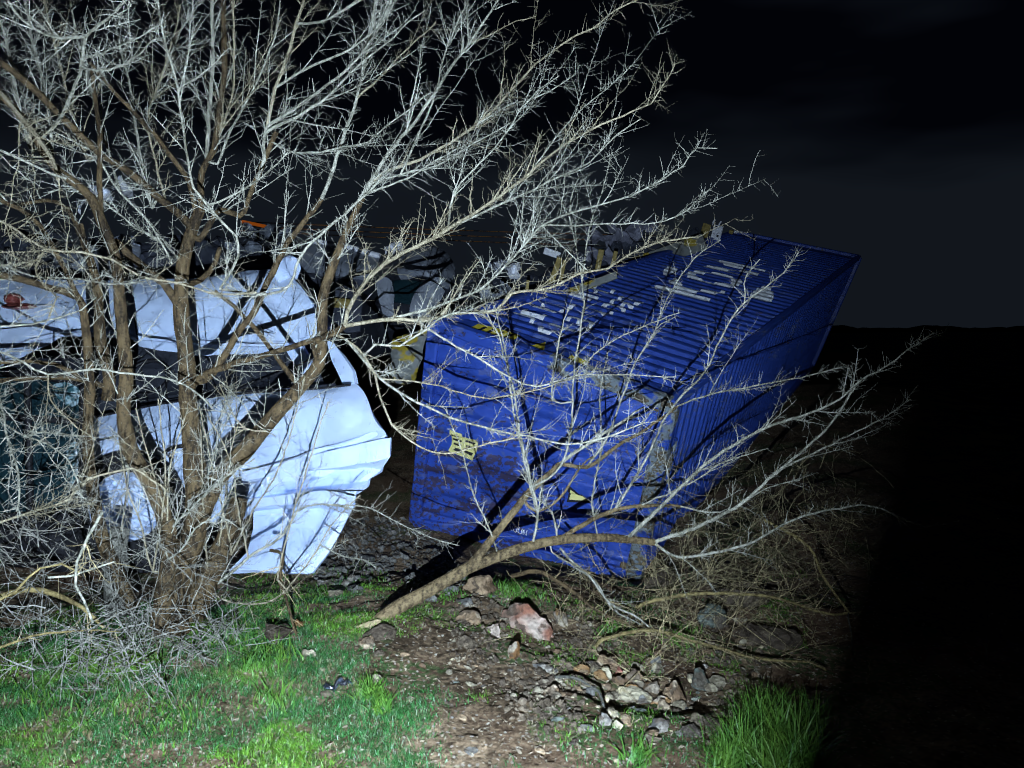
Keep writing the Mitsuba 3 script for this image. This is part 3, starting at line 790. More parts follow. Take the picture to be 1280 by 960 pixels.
part(trl, 'side_panel', sheet([[(372, 338, 11.9), (414, 346, 11.9), (456, 347, 11.9)], [(380, 372, 11.7), (414, 380, 11.7), (452, 380, 11.7)], [(390, 408, 11.6), (420, 416, 11.6), (450, 414, 11.6)]], 0.06, (40, 44), wob=0.02, crease=0.08, cf=1.2), 'steel_dark', smooth=40)
part(trl, 'floor_frame', bevel_box((1.9, 2.4, 1.2), P(430, 400, 13.3), Rotation.from_euler('z', -20, True), 0.05), 'interior')
van = thing('wrecked_van', 'rounded pale grey van roof lying behind the branches left of the blue container', 'van', GB)
part(van, 'roof', sheet([[(502, 318, 13.2), (524, 306, 13.3), (545, 306, 13.4), (560, 316, 13.4), (570, 330, 13.3)], [(496, 334, 12.6), (524, 320, 12.5), (546, 322, 12.5), (560, 334, 12.6), (569, 346, 12.8)],
                          [(500, 350, 12.3), (522, 344, 12.2), (540, 348, 12.2), (552, 356, 12.3), (560, 362, 12.5)]], 0.06, (40, 44), wob=0.015, crease=0.06, cf=1.4), 'steel_grey', smooth=50)
part(van, 'window', sheet([[(486, 352, 12.25), (512, 350, 12.15), (536, 356, 12.15)], [(484, 376, 12.1), (510, 380, 12.05), (528, 384, 12.05)]], 0.02, (8, 12)), 'dark_glass', smooth=True)
part(van, 'door', sheet([[(524, 358, 12.1), (540, 352, 12.1), (556, 364, 12.2)], [(514, 378, 12.0), (534, 374, 12.0), (548, 380, 12.1)], [(512, 394, 11.95), (530, 396, 11.95), (540, 398, 12.0)]], 0.05, (14, 14), wob=0.05), 'steel_grey', smooth=50)
part(van, 'fender', sheet([[(470, 352, 12.0), (480, 346, 12.0), (490, 352, 12.0)], [(474, 374, 11.9), (484, 372, 11.9), (492, 376, 11.95)], [(478, 392, 11.9), (486, 396, 11.9), (492, 392, 11.9)]], 0.05, (14, 14), wob=0.05), 'steel_grey', smooth=50)
part(van, 'body', bevel_box((1.15, 1.4, 1.0), P(515, 385, 13.1), None, 0.12), 'interior')


def crumple(px, py, d, w, h, m, name, label, cat, seed, group=GB, amp=0.35):
    """a crumpled sheet of metal or film, w x h pixels wide"""
    th = rng.uniform(-0.5, 0.5)
    rows_ = []
    for j in range(4):
        row = []
        for i in range(8):
            x, y = w * (i / 7 - 0.5) + 0.05 * w * rng.normal(), h * (j / 3 - 0.5) * (0.55 + 0.45 * math.sin(i * 1.7 + seed)) + 0.08 * h * rng.normal()
            row.append((px + x * math.cos(th) - y * math.sin(th), py + x * math.sin(th) * 0.6 + y * math.cos(th), d + amp * 0.28 * (-1) ** i + 0.12 * j + 0.08 * rng.normal()))
        rows_.append(row)
    return single(name, sheet(rows_, 0.012, (19, 36), k=1, wob=amp * 0.08, seed=seed, crease=amp * 0.2, cf=2.5), m, label, cat, group, smooth=20)


crumple(332, 292, 12.0, 60, 26, 'steel_grey', 'crumpled_sheet', 'crumpled grey metal sheet above the white roof, behind the right stem of the tree', 'metal sheet', 1)
crumple(292, 318, 11.5, 70, 40, 'steel_grey', 'crumpled_sheet', 'torn grey metal sheet behind the thickest tree stem', 'metal sheet', 2)
crumple(492, 312, 12.0, 22, 22, 'reflective_white', 'crumpled_sheet', 'small pale crumpled sheet next to the rounded van roof', 'metal sheet', 3, amp=0.2)
crumple(630, 335, 11.5, 40, 26, 'reflective_white', 'crumpled_sheet', 'white torn sheet at the left end of the debris behind the container', 'metal sheet', 4, amp=0.2)
crumple(622, 372, 10.5, 40, 34, 'steel_grey', 'crumpled_sheet', 'greenish grey crumpled panel next to the upper left corner of the container', 'metal sheet', 5, amp=0.25)
crumple(762, 300, 14.5, 60, 30, 'sheet_lilac', 'plastic_sheet', 'lilac crumpled plastic film above the yellow boards', 'plastic sheet', 6, 'plastic film behind the container', 0.45)
crumple(790, 288, 15.0, 60, 24, 'sheet_lilac', 'plastic_sheet', 'bluish crumpled plastic film nearest to the white sign board', 'plastic sheet', 7, 'plastic film behind the container', 0.4)
crumple(742, 326, 13.5, 46, 34, 'sheet_lilac', 'plastic_sheet', 'dull lilac plastic film between the yellow boards', 'plastic sheet', 8, 'plastic film behind the container', 0.4)
crumple(128, 246, 9.5, 70, 30, 'reflective_white', 'crumpled_sheet', 'long bluish white strip of torn sheet high behind the left stems', 'metal sheet', 9, amp=0.25)
single('bent_pole', tube(catmull([P(150, 640, 9.8), P(146, 440, 9.7), P(136, 320, 9.7), P(112, 244, 9.75), P(90, 236, 9.7)], 0.1), 0.035, 8), 'steel_grey', 'bent grey pole carrying a strip of torn white sheet behind the left stems', 'pole', smooth=True)
crumple(120, 318, 9.0, 110, 40, 'steel_grey', 'crumpled_sheet', 'bent grey sheet between the left stems above the white roof', 'metal sheet', 10)
crumple(40, 300, 9.2, 80, 46, 'steel_dark', 'crumpled_sheet', 'dark bent sheet at the left edge above the red lamp', 'metal sheet', 11)
crumple(580, 372, 12.5, 80, 50, 'interior', 'crumpled_sheet', 'black heap of torn sheet between van and container', 'metal sheet', 12)
single('debris_heap', sheet([[(556, 352, 13.5), (620, 344, 13.2), (690, 332, 13.4), (760, 306, 14.5), (830, 290, 15.8), (880, 294, 16.6)], [(548, 378, 12.8), (620, 366, 12.4), (690, 350, 12.6), (760, 328, 13.8), (830, 310, 15.2), (884, 304, 16.2)],
                                [(540, 420, 12.2), (620, 404, 11.6), (690, 380, 12.0), (760, 354, 13.2), (830, 330, 14.8), (888, 316, 16.0)]], 0.3, (60, 150), wob=0.10, seed=5, crease=0.30, cf=2.2), 'steel_dark', 'long low heap of dark grey wreckage along the far upper edge of the container', 'debris heap', smooth=22)
single('debris_heap', sheet([[(40, 296, 11.5), (130, 300, 11.6), (220, 292, 11.8), (310, 296, 12.2), (390, 312, 12.6)], [(40, 318, 10.8), (130, 322, 10.8), (220, 316, 11.0), (310, 320, 11.4), (390, 340, 11.9)],
                                [(40, 350, 10.2), (130, 352, 10.2), (220, 348, 10.4), (310, 352, 10.8), (390, 400, 11.2)]], 0.3, (60, 120), wob=0.10, seed=6, crease=0.26, cf=2.0), 'steel_dark', 'dark crushed wreckage behind the tree stems, above the white roof', 'debris heap', smooth=22)
YB = 'yellow boards behind the container'


def board(p0, p1, d, w, m, name, label, cat, group, t=0.03):
    a, b = P(*p0, d), P(*p1, d)
    L = np.linalg.norm(b - a); u = (b - a) / L
    s = unit(np.cross(u, FWD)); n = np.cross(s, u)
    v, f = bevel_box((w, t, L), b=0.006)
    return single(name, (v @ np.array([s, n, u]) + (a + b) / 2, f), m, label, cat, group)


board((688, 356), (700, 322), 11.5, 0.085, 'yellow_paint', 'yellow_board', 'widest upright yellow board, left of its thin neighbour', 'board', YB)
board((700, 356), (706, 325), 11.6, 0.05, 'yellow_paint', 'yellow_board', 'thin yellow slat leaning on the widest yellow board', 'board', YB)
board((744, 350), (752, 312), 12.5, 0.09, 'yellow_paint', 'yellow_board', 'yellow board right of the crossing branches', 'board', YB)
board((764, 338), (770, 314), 13.0, 0.07, 'yellow_paint', 'yellow_board', 'short yellow board furthest right of the loose boards', 'board', YB)
board((658, 372), (660, 350), 10.5, 0.04, 'yellow_paint', 'yellow_board', 'small yellow slat furthest left beside the white torn sheet', 'board', YB)
board((680, 313), (700, 320), 12.5, 0.11, 'reflective_white', 'white_board', 'short white board lying behind the yellow boards', 'board', None)
board((640, 392), (770, 344), 10.5, 0.10, 'yellow_patched', 'rail_beam', 'faded yellow beam along the upper edge of the container', 'beam', None, 0.10)
board((770, 340), (880, 302), 14.5, 0.30, 'yellow_patched', 'rail_beam', 'dark olive beam along the far upper edge of the container', 'beam', None, 0.10)
single('yellow_lamp_cap', join([bevel_box((0.34, 0.2, 0.14), P(426, 379, 11.3), Rotation.from_euler('y', 5, True), 0.05)]), 'yellow_paint', 'small yellow cover in the dark below the grey truck body', 'cover')
# sign board and yellow post at the far end
board((877, 303), (884, 280), 16.8, 0.17, 'yellow_paint', 'marker_post', 'yellow marker post at the far end of the container', 'post', None, 0.05)
sg = thing('sign_board', 'white sign board with a small dark pictogram next to the yellow marker post', 'sign')
sa = P(896, 291, 16.7)
ROTS = Rotation.from_euler('y', 14, True)
part(sg, 'panel', bevel_box((0.21, 0.04, 0.32), sa, ROTS, 0.01), 'reflective_white')
for dx, dz, w, h in ((0.03, -0.07, 0.05, 0.05), (-0.05, -0.04, 0.04, 0.015), (0.02, -0.01, 0.015, 0.03), (-0.055, 0.125, 0.05, 0.03)):
    part(sg, 'pictogram', bevel_box((w, 0.004, h), sa + ROTS.apply([dx, -0.0225, dz]), ROTS, 0.001), 'print_black')
for dx in (-0.14, 0.0):
    part(sg, 'prong', tube(sa + ROTS.apply(np.array([[dx, 0, 0.15], [dx + 0.01, 0, 0.22], [dx + 0.03, 0, 0.26]])), 0.018, 8), 'reflective_white', smooth=True)
part(sg, 'post', tube(np.array([sa + [0, 0.05, 0.1], sa + [-0.1, 0.06, -2.4]]), 0.03, 8), 'steel_dark', smooth=True)
cn_ = thing('marker_lamp', 'tiny pale marker lamp with a white cone tip at the far end of the container', 'lamp')
part(cn_, 'body', bevel_box((0.10, 0.08, 0.09), P(914, 290, 17.6), Rotation.from_euler('y', 20, True), 0.02), 'yellow_paint')
part(cn_, 'tip', lathe([(0.035, 0), (0.03, 0.05), (0.002, 0.2)], P(918, 290, 17.6), unit(np.array([1, 0, 0.0])), 12), 'reflective_white', smooth=True)
# panel leaning against the near left corner
single('patched_panel', sheet([[(490, 424, 9.6), (512, 414, 9.6), (536, 412, 9.6)], [(488, 446, 9.5), (510, 444, 9.45), (528, 440, 9.5)], [(494, 478, 9.4), (510, 480, 9.4), (522, 472, 9.45)]], 0.06, (18, 18), wob=0.10), 'yellow_patched', 'grey panel with yellow patches leaning at the near left corner of the container', 'panel', smooth=40)
# cables
CB = 'thin cables strung behind the wreckage'
for i, (y0_, y1_, lab) in enumerate(((281, 290, 'uppermost thin cable behind the wreck'), (287, 297, 'middle thin cable behind the wreck'), (293, 304, 'lowest thin cable behind the wreck'))):
    xx = np.linspace(300, 900, 30)
    yy = y0_ + (y1_ - y0_) * (xx - 420) / 280 + 2.0 * np.sin((xx - 300) / 600 * np.pi)
    single('cable', tube(P(xx, yy, np.linspace(18.5, 26, 30)), 0.012, 6), 'wire', lab, 'cable', CB, smooth=True)
# orange beacon that lights the cables, blue beacon at the left edge
bc = thing('orange_beacon', 'orange warning light bar glowing behind the tree', 'lamp')
bp = P(322, 281, 17.5)
scene[bc + '__lens'] = {**mikit.ply(bevel_box((0.75, 0.12, 0.07), bp, Rotation.from_euler('y', 12, True), 0.03), 'red_lens'), 'emitter': {'type': 'area', 'radiance': {'type': 'rgb', 'value': [0.16, 0.036, 0.003]}}}
part(bc, 'base', lathe([(0.002, -0.04), (0.1, -0.04), (0.1, -0.10), (0.002, -0.10)], bp, np.array([0, 0, 1.0]), 20), 'black_trim')
part(bc, 'bracket', tube(np.array([bp - [0, 0, 0.1], bp - [0, 0, 2.6]]), 0.03, 8), 'black_trim', smooth=True)
bb = thing('blue_beacon', 'blue emergency beacon lit at the left edge', 'lamp')
bp2 = P(8, 300, 8.7)
scene[bb + '__lens'] = {**mikit.ply(lathe([(0.002, 0.09), (0.05, 0.08), (0.07, 0.04), (0.07, -0.05)], bp2, np.array([0, 0, 1.0]), 20), 'dark_glass', smooth=True), 'emitter': {'type': 'area', 'radiance': {'type': 'rgb', 'value': [1.2, 2.2, 14]}}}
part(bb, 'base', lathe([(0.002, -0.05), (0.1, -0.05), (0.1, -0.12), (0.002, -0.12)], bp2, np.array([0, 0, 1.0]), 20), 'black_trim')
part(bb, 'bracket', tube(np.array([bp2 - [0, 0, 0.1], bp2 - [0, 0, 2.0]]), 0.03, 8), 'black_trim', smooth=True)


# ------------------------------------------------------------------ trees
class Twigs:
    """grows shoots and spurs on a limb and keeps them by number of rings"""
    def __init__(self):
        self.lots = {}

    def add(self, pts, rad):
        if len(pts):
            self.lots.setdefault(pts.shape[1], []).append((pts, rad))

    def grow(self, base, tan, length, r0, K, up=0.25, spread=(35, 75), jit=0.06, curl=0.25, plane=0.0):
        """shoots from base points (M,3) along tangents (M,3); returns their centre lines"""
        M = len(base)
        a = np.radians(rng.uniform(spread[0], spread[1], M))[:, None]
        rp = rng.normal(size=(M, 3)); rp[:, 1] *= 1 - plane
        perp = unit(rp - tan * (rp * tan).sum(1, keepdims=True))
        d = unit(tan * np.cos(a) + perp * np.sin(a) + np.array([0, 0, up]))
        bend = rng.normal(size=(M, 3)) * curl + np.array([0, 0, up * 0.6])
        t = np.linspace(0, 1, K)[None, :, None]
        L = np.asarray(length)[:, None, None]
        pts = base[:, None] + L * (d[:, None] * t + bend[:, None] * 0.5 * t ** 2)
        pts[:, 1:] += rng.normal(size=(M, K - 1, 3)) * jit * L / K
        rad = np.asarray(r0)[:, None] * (1 - 0.7 * t[..., 0] ** 1.0)
        self.add(pts, rad)
        return pts, rad

    def along(self, pts, rad, spacing, t0=0.0):
        """points along a batch of centre lines: base, tangent, radius"""
        seg = np.linalg.norm(np.diff(pts, axis=1), axis=2)
        tot = seg.sum(1)
        cnt = rng.poisson(np.maximum(tot * (1 - t0) / spacing, 0))
        who = np.repeat(np.arange(len(pts)), cnt)
        K = pts.shape[1]
        u = rng.uniform(t0, 1, len(who)) * (K - 1)
        k = np.minimum(u.astype(int), K - 2); w = (u - k)[:, None]
        b = pts[who, k] * (1 - w) + pts[who, k + 1] * w
        return b, unit(pts[who, k + 1] - pts[who, k]), rad[who, k] * (1 - w[:, 0]) + rad[who, k + 1] * w[:, 0], tot[who], u / (K - 1)

    def spurs(self, pts, rad, spacing, lo=0.015, hi=0.07, t0=0.05):
        b, t, r, _, _ = self.along(pts, rad, spacing, t0)
        if len(b):
            L = lo + (hi - lo) * rng.random(len(b)) ** 1.8
            p, rr = self.grow(b, t, L, np.minimum(r * 0.8, rng.uniform(0.0012, 0.0020, len(b))), 3, 0.1, (45, 85), 0.15)
            return p, rr

    def mesh(self, sides=3):
        out = []
        for K, lot in self.lots.items():
            out.append(tubes(np.concatenate([a for a, _ in lot]), np.concatenate([b for _, b in lot]), sides))
        return join(out)


LIMBS = {}


def limb(tree, tw, pts, d0, d1, w0, w1, m='bark_pale', shoots=0.16, slen=(0.12, 0.5), sub=0.11, name='limb', sides=8, t0=0.1, spur=0.05, dmid=None, up=0.25, stem=False, plane=0.0, kids=0.0, klen=(0.25, 0.8)):
    """a traced limb: pixels with depths from d0 to d1, widths in pixels; grows its shoots into tw"""
    p = np.array(pts, float)
    if not stem and tree in LIMBS:
        pool = np.vstack(LIMBS[tree])
        dist = np.hypot(pool[:, 0] - p[0, 0], pool[:, 1] - p[0, 1]) + 12 * np.abs(pool[:, 2] - d0)
        k = int(np.argmin(dist))
        if dist[k] < 34:                      # the limb springs from the nearest older one
            p = np.vstack([pool[k, :2], p[1 if np.hypot(*(pool[k, :2] - p[0])) < 12 else 0:]])
            d0 = pool[k, 2]
    L = np.r_[0, np.cumsum(np.linalg.norm(np.diff(p, axis=0), axis=1))]; L /= L[-1]
    d = d0 + (d1 - d0) * L
    if dmid is not None:
        d = d + (dmid - (d0 + d1) / 2) * 4 * L * (1 - L)
    c = catmull(P(p[:, 0], p[:, 1], d), 0.05)
    n = len(c)
    t = np.linspace(0, 1, n)
    if not stem:
        c = c + 0.0022 * (rng.normal(size=(n, 3)) * np.clip(t * 8, 0, 1)[:, None])
    LIMBS.setdefault(tree, []).append(np.stack(to_px(c), 1))
    slim = 0.80 if stem else 0.68 if m in ('bark_brown', 'bark_olive', 'bark_tan') else 0.78
    r = slim * (w0 + (w1 - w0) * t) / 2 * np.interp(t, L, d) / F
    part(tree, name, tube(c, r, sides, rough=0.22 if w0 > 9 else 0.12, seed=int(p[0, 0])), m, smooth=True)
    line, rad = c[None], r[None]
    if shoots:
        b, tn, rr, _, u = tw.along(line, rad, shoots, t0)
        if len(b):
            Ls = slen[0] + (slen[1] - slen[0]) * rng.random(len(b)) ** 1.7
            Ls *= 1.15 - 0.6 * u
            p1, r1 = tw.grow(b, tn, Ls, np.clip(rr * 0.55, 0.0017, 0.0042), 7, up, (28, 70), plane=plane)
            tw.spurs(p1, r1, spur * 1.2)
            b, tn, rr, tot, u = tw.along(p1, r1, sub, 0.15)
            if len(b):
                p2, r2 = tw.grow(b, tn, tot * rng.uniform(0.15, 0.5, len(b)), np.clip(rr * 0.75, 0.0013, 0.0026), 5, 0.1, (30, 65))
                tw.spurs(p2, r2, spur * 1.5)
    if kids:
        b, tn, rr, _, u = tw.along(line, rad, kids, 0.1)
        if len(b):
            Ls = klen[0] + (klen[1] - klen[0]) * rng.random(len(b)) ** 1.4
            p0, r0 = tw.grow(b, tn, Ls * (1.1 - 0.5 * u), np.clip(rr * 0.6, 0.0020, 0.0044), 10, 0.15, (12, 42), 0.05, 0.18)
            tw.spurs(p0, r0, spur * 0.8, 0.015, 0.08)
            b, tn, rr, tot, u = tw.along(p0, r0, 0.13, 0.1)
            p1, r1 = tw.grow(b, tn, rng.uniform(0.05, 0.25, len(b)), np.clip(rr * 0.7, 0.0014, 0.0028), 6, 0.15, (28, 70))
            tw.spurs(p1, r1, spur * 1.2)
    if spur:
        tw.spurs(line, rad, spur * 0.8, 0.02, 0.11)
    return line, rad


tree = thing('bare_tree', 'bare many stemmed tree with pale thorny twigs in front of the white cab', 'tree')
tw = Twigs(); twb = Twigs()
A = dict(m='bark_brown', spur=0.12, shoots=0.22, slen=(0.1, 0.45))
# stems
limb(tree, twb, [(205, 800), (216, 750), (235, 690), (246, 640), (241, 560), (235, 500), (232, 440), (226, 385), (229, 330), (241, 285), (252, 258)], 4.3, 4.2, 44, 16, 'bark_brown', 0.12, (0.1, 0.4), name='stem', sides=14, stem=True, kids=0.22, klen=(0.15, 0.5), t0=0.3)
limb(tree, twb, [(225, 790), (212, 700), (203, 640), (188, 606), (163, 562), (154, 515), (158, 465), (151, 390), (147, 340), (140, 310), (130, 285), (112, 245), (67, 208), (40, 165), (17, 134), (-30, 95)], 4.25, 3.6, 30, 10, 'bark_brown', 0.12, (0.1, 0.5), name='stem', sides=12, stem=True, kids=0.2, klen=(0.15, 0.6), t0=0.25)
limb(tree, twb, [(165, 760), (150, 720), (130, 680), (114, 600), (110, 540), (112, 480), (107, 410), (98, 372), (62, 360), (30, 350), (-20, 340)], 4.35, 3.9, 22, 10, 'bark_brown', 0.14, (0.1, 0.4), name='stem', sides=12, stem=True, kids=0.25, klen=(0.15, 0.5), t0=0.25)
limb(tree, twb, [(135, 500), (137, 470), (126, 430), (123, 380), (119, 345), (104, 300), (100, 280)], 4.4, 4.3, 20, 10, 'bark_brown', 0.16, name='stem', sides=10, stem=True, kids=0.25, klen=(0.15, 0.5))
limb(tree, twb, [(236, 700), (252, 640), (275, 595), (302, 568), (334, 530), (375, 484), (398, 455), (403, 415), (404, 371), (418, 327), (437, 281), (454, 246)], 4.3, 4.0, 34, 9, 'bark_brown', 0.14, (0.1, 0.4), name='stem', sides=12, stem=True, kids=0.25, klen=(0.15, 0.5), t0=0.25)
limb(tree, twb, [(228, 790), (255, 735), (275, 690), (292, 650), (300, 622)], 4.45, 4.6, 46, 26, 'bark_brown', 0.2, (0.08, 0.3), name='stump', sides=16, stem=True, spur=0.1)
limb(tree, twb, [(200, 785), (205, 740), (212, 690), (209, 655), (208, 652)], 4.1, 4.1, 30, 22, 'bark_brown', 0, name='stump', sides=12, stem=True, spur=0.1)
limb(tree, twb, [(150, 770), (143, 700), (150, 660)], 4.35, 4.4, 40, 30, 'bark_grey', 0, name='stump', sides=12, stem=True, spur=0.1)
# brown limbs
for pts, d0, d1, w0, w1 in (
        ([(228, 385), (205, 355), (175, 330), (160, 318), (142, 300)], 4.2, 4.1, 15, 13),
        ([(240, 290), (225, 268), (208, 255), (161, 215), (124, 191), (91, 161), (50, 118), (0, 77), (-30, 55)], 4.2, 3.5, 14, 11),
        ([(131, 264), (124, 218), (126, 185), (121, 134), (114, 87)], 4.1, 3.9, 10, 7),
        ([(246, 275), (235, 228), (201, 178), (161, 134), (112, 78)], 4.2, 3.9, 10, 6),
        ([(247, 262), (252, 215), (267, 187), (276, 130), (280, 75), (279, 0), (278, -40)], 4.2, 4.0, 12, 9),
        ([(258, 475), (287, 434), (303, 408), (316, 394), (341, 340), (360, 304), (385, 271), (402, 250)], 4.25, 4.1, 14, 9),
        ([(232, 360), (252, 350), (270, 327), (274, 310)], 4.2, 4.1, 11, 8),
        ([(236, 492), (262, 465), (325, 446), (375, 430), (419, 417), (431, 409)], 4.3, 4.0, 13, 9),
        ([(375, 484), (352, 455), (330, 425), (300, 390), (270, 365)], 4.2, 4.4, 10, 6),
        ([(140, 492), (100, 474), (50, 472), (8, 476), (-30, 480)], 4.2, 3.8, 10, 8),
        ([(112, 480), (80, 460), (40, 452), (-20, 455)], 4.2, 3.7, 8, 6),
        ([(96, 372), (50, 282), (0, 250), (-30, 235)], 4.0, 3.4, 9, 7),
        ([(250, 300), (275, 262), (300, 270), (320, 225), (345, 165)], 4.2, 4.0, 11, 8),
        ([(400, 455), (392, 430), (405, 420), (432, 406)], 4.1, 4.0, 10, 8),
        ([(107, 300), (84, 262), (60, 250), (20, 258)], 4.1, 3.7, 9, 6)):
    limb(tree, twb, pts, d0, d1, w0, w1, 'bark_brown', 0.13, (0.08, 0.4), sides=10, kids=0.2, klen=(0.15, 0.6))
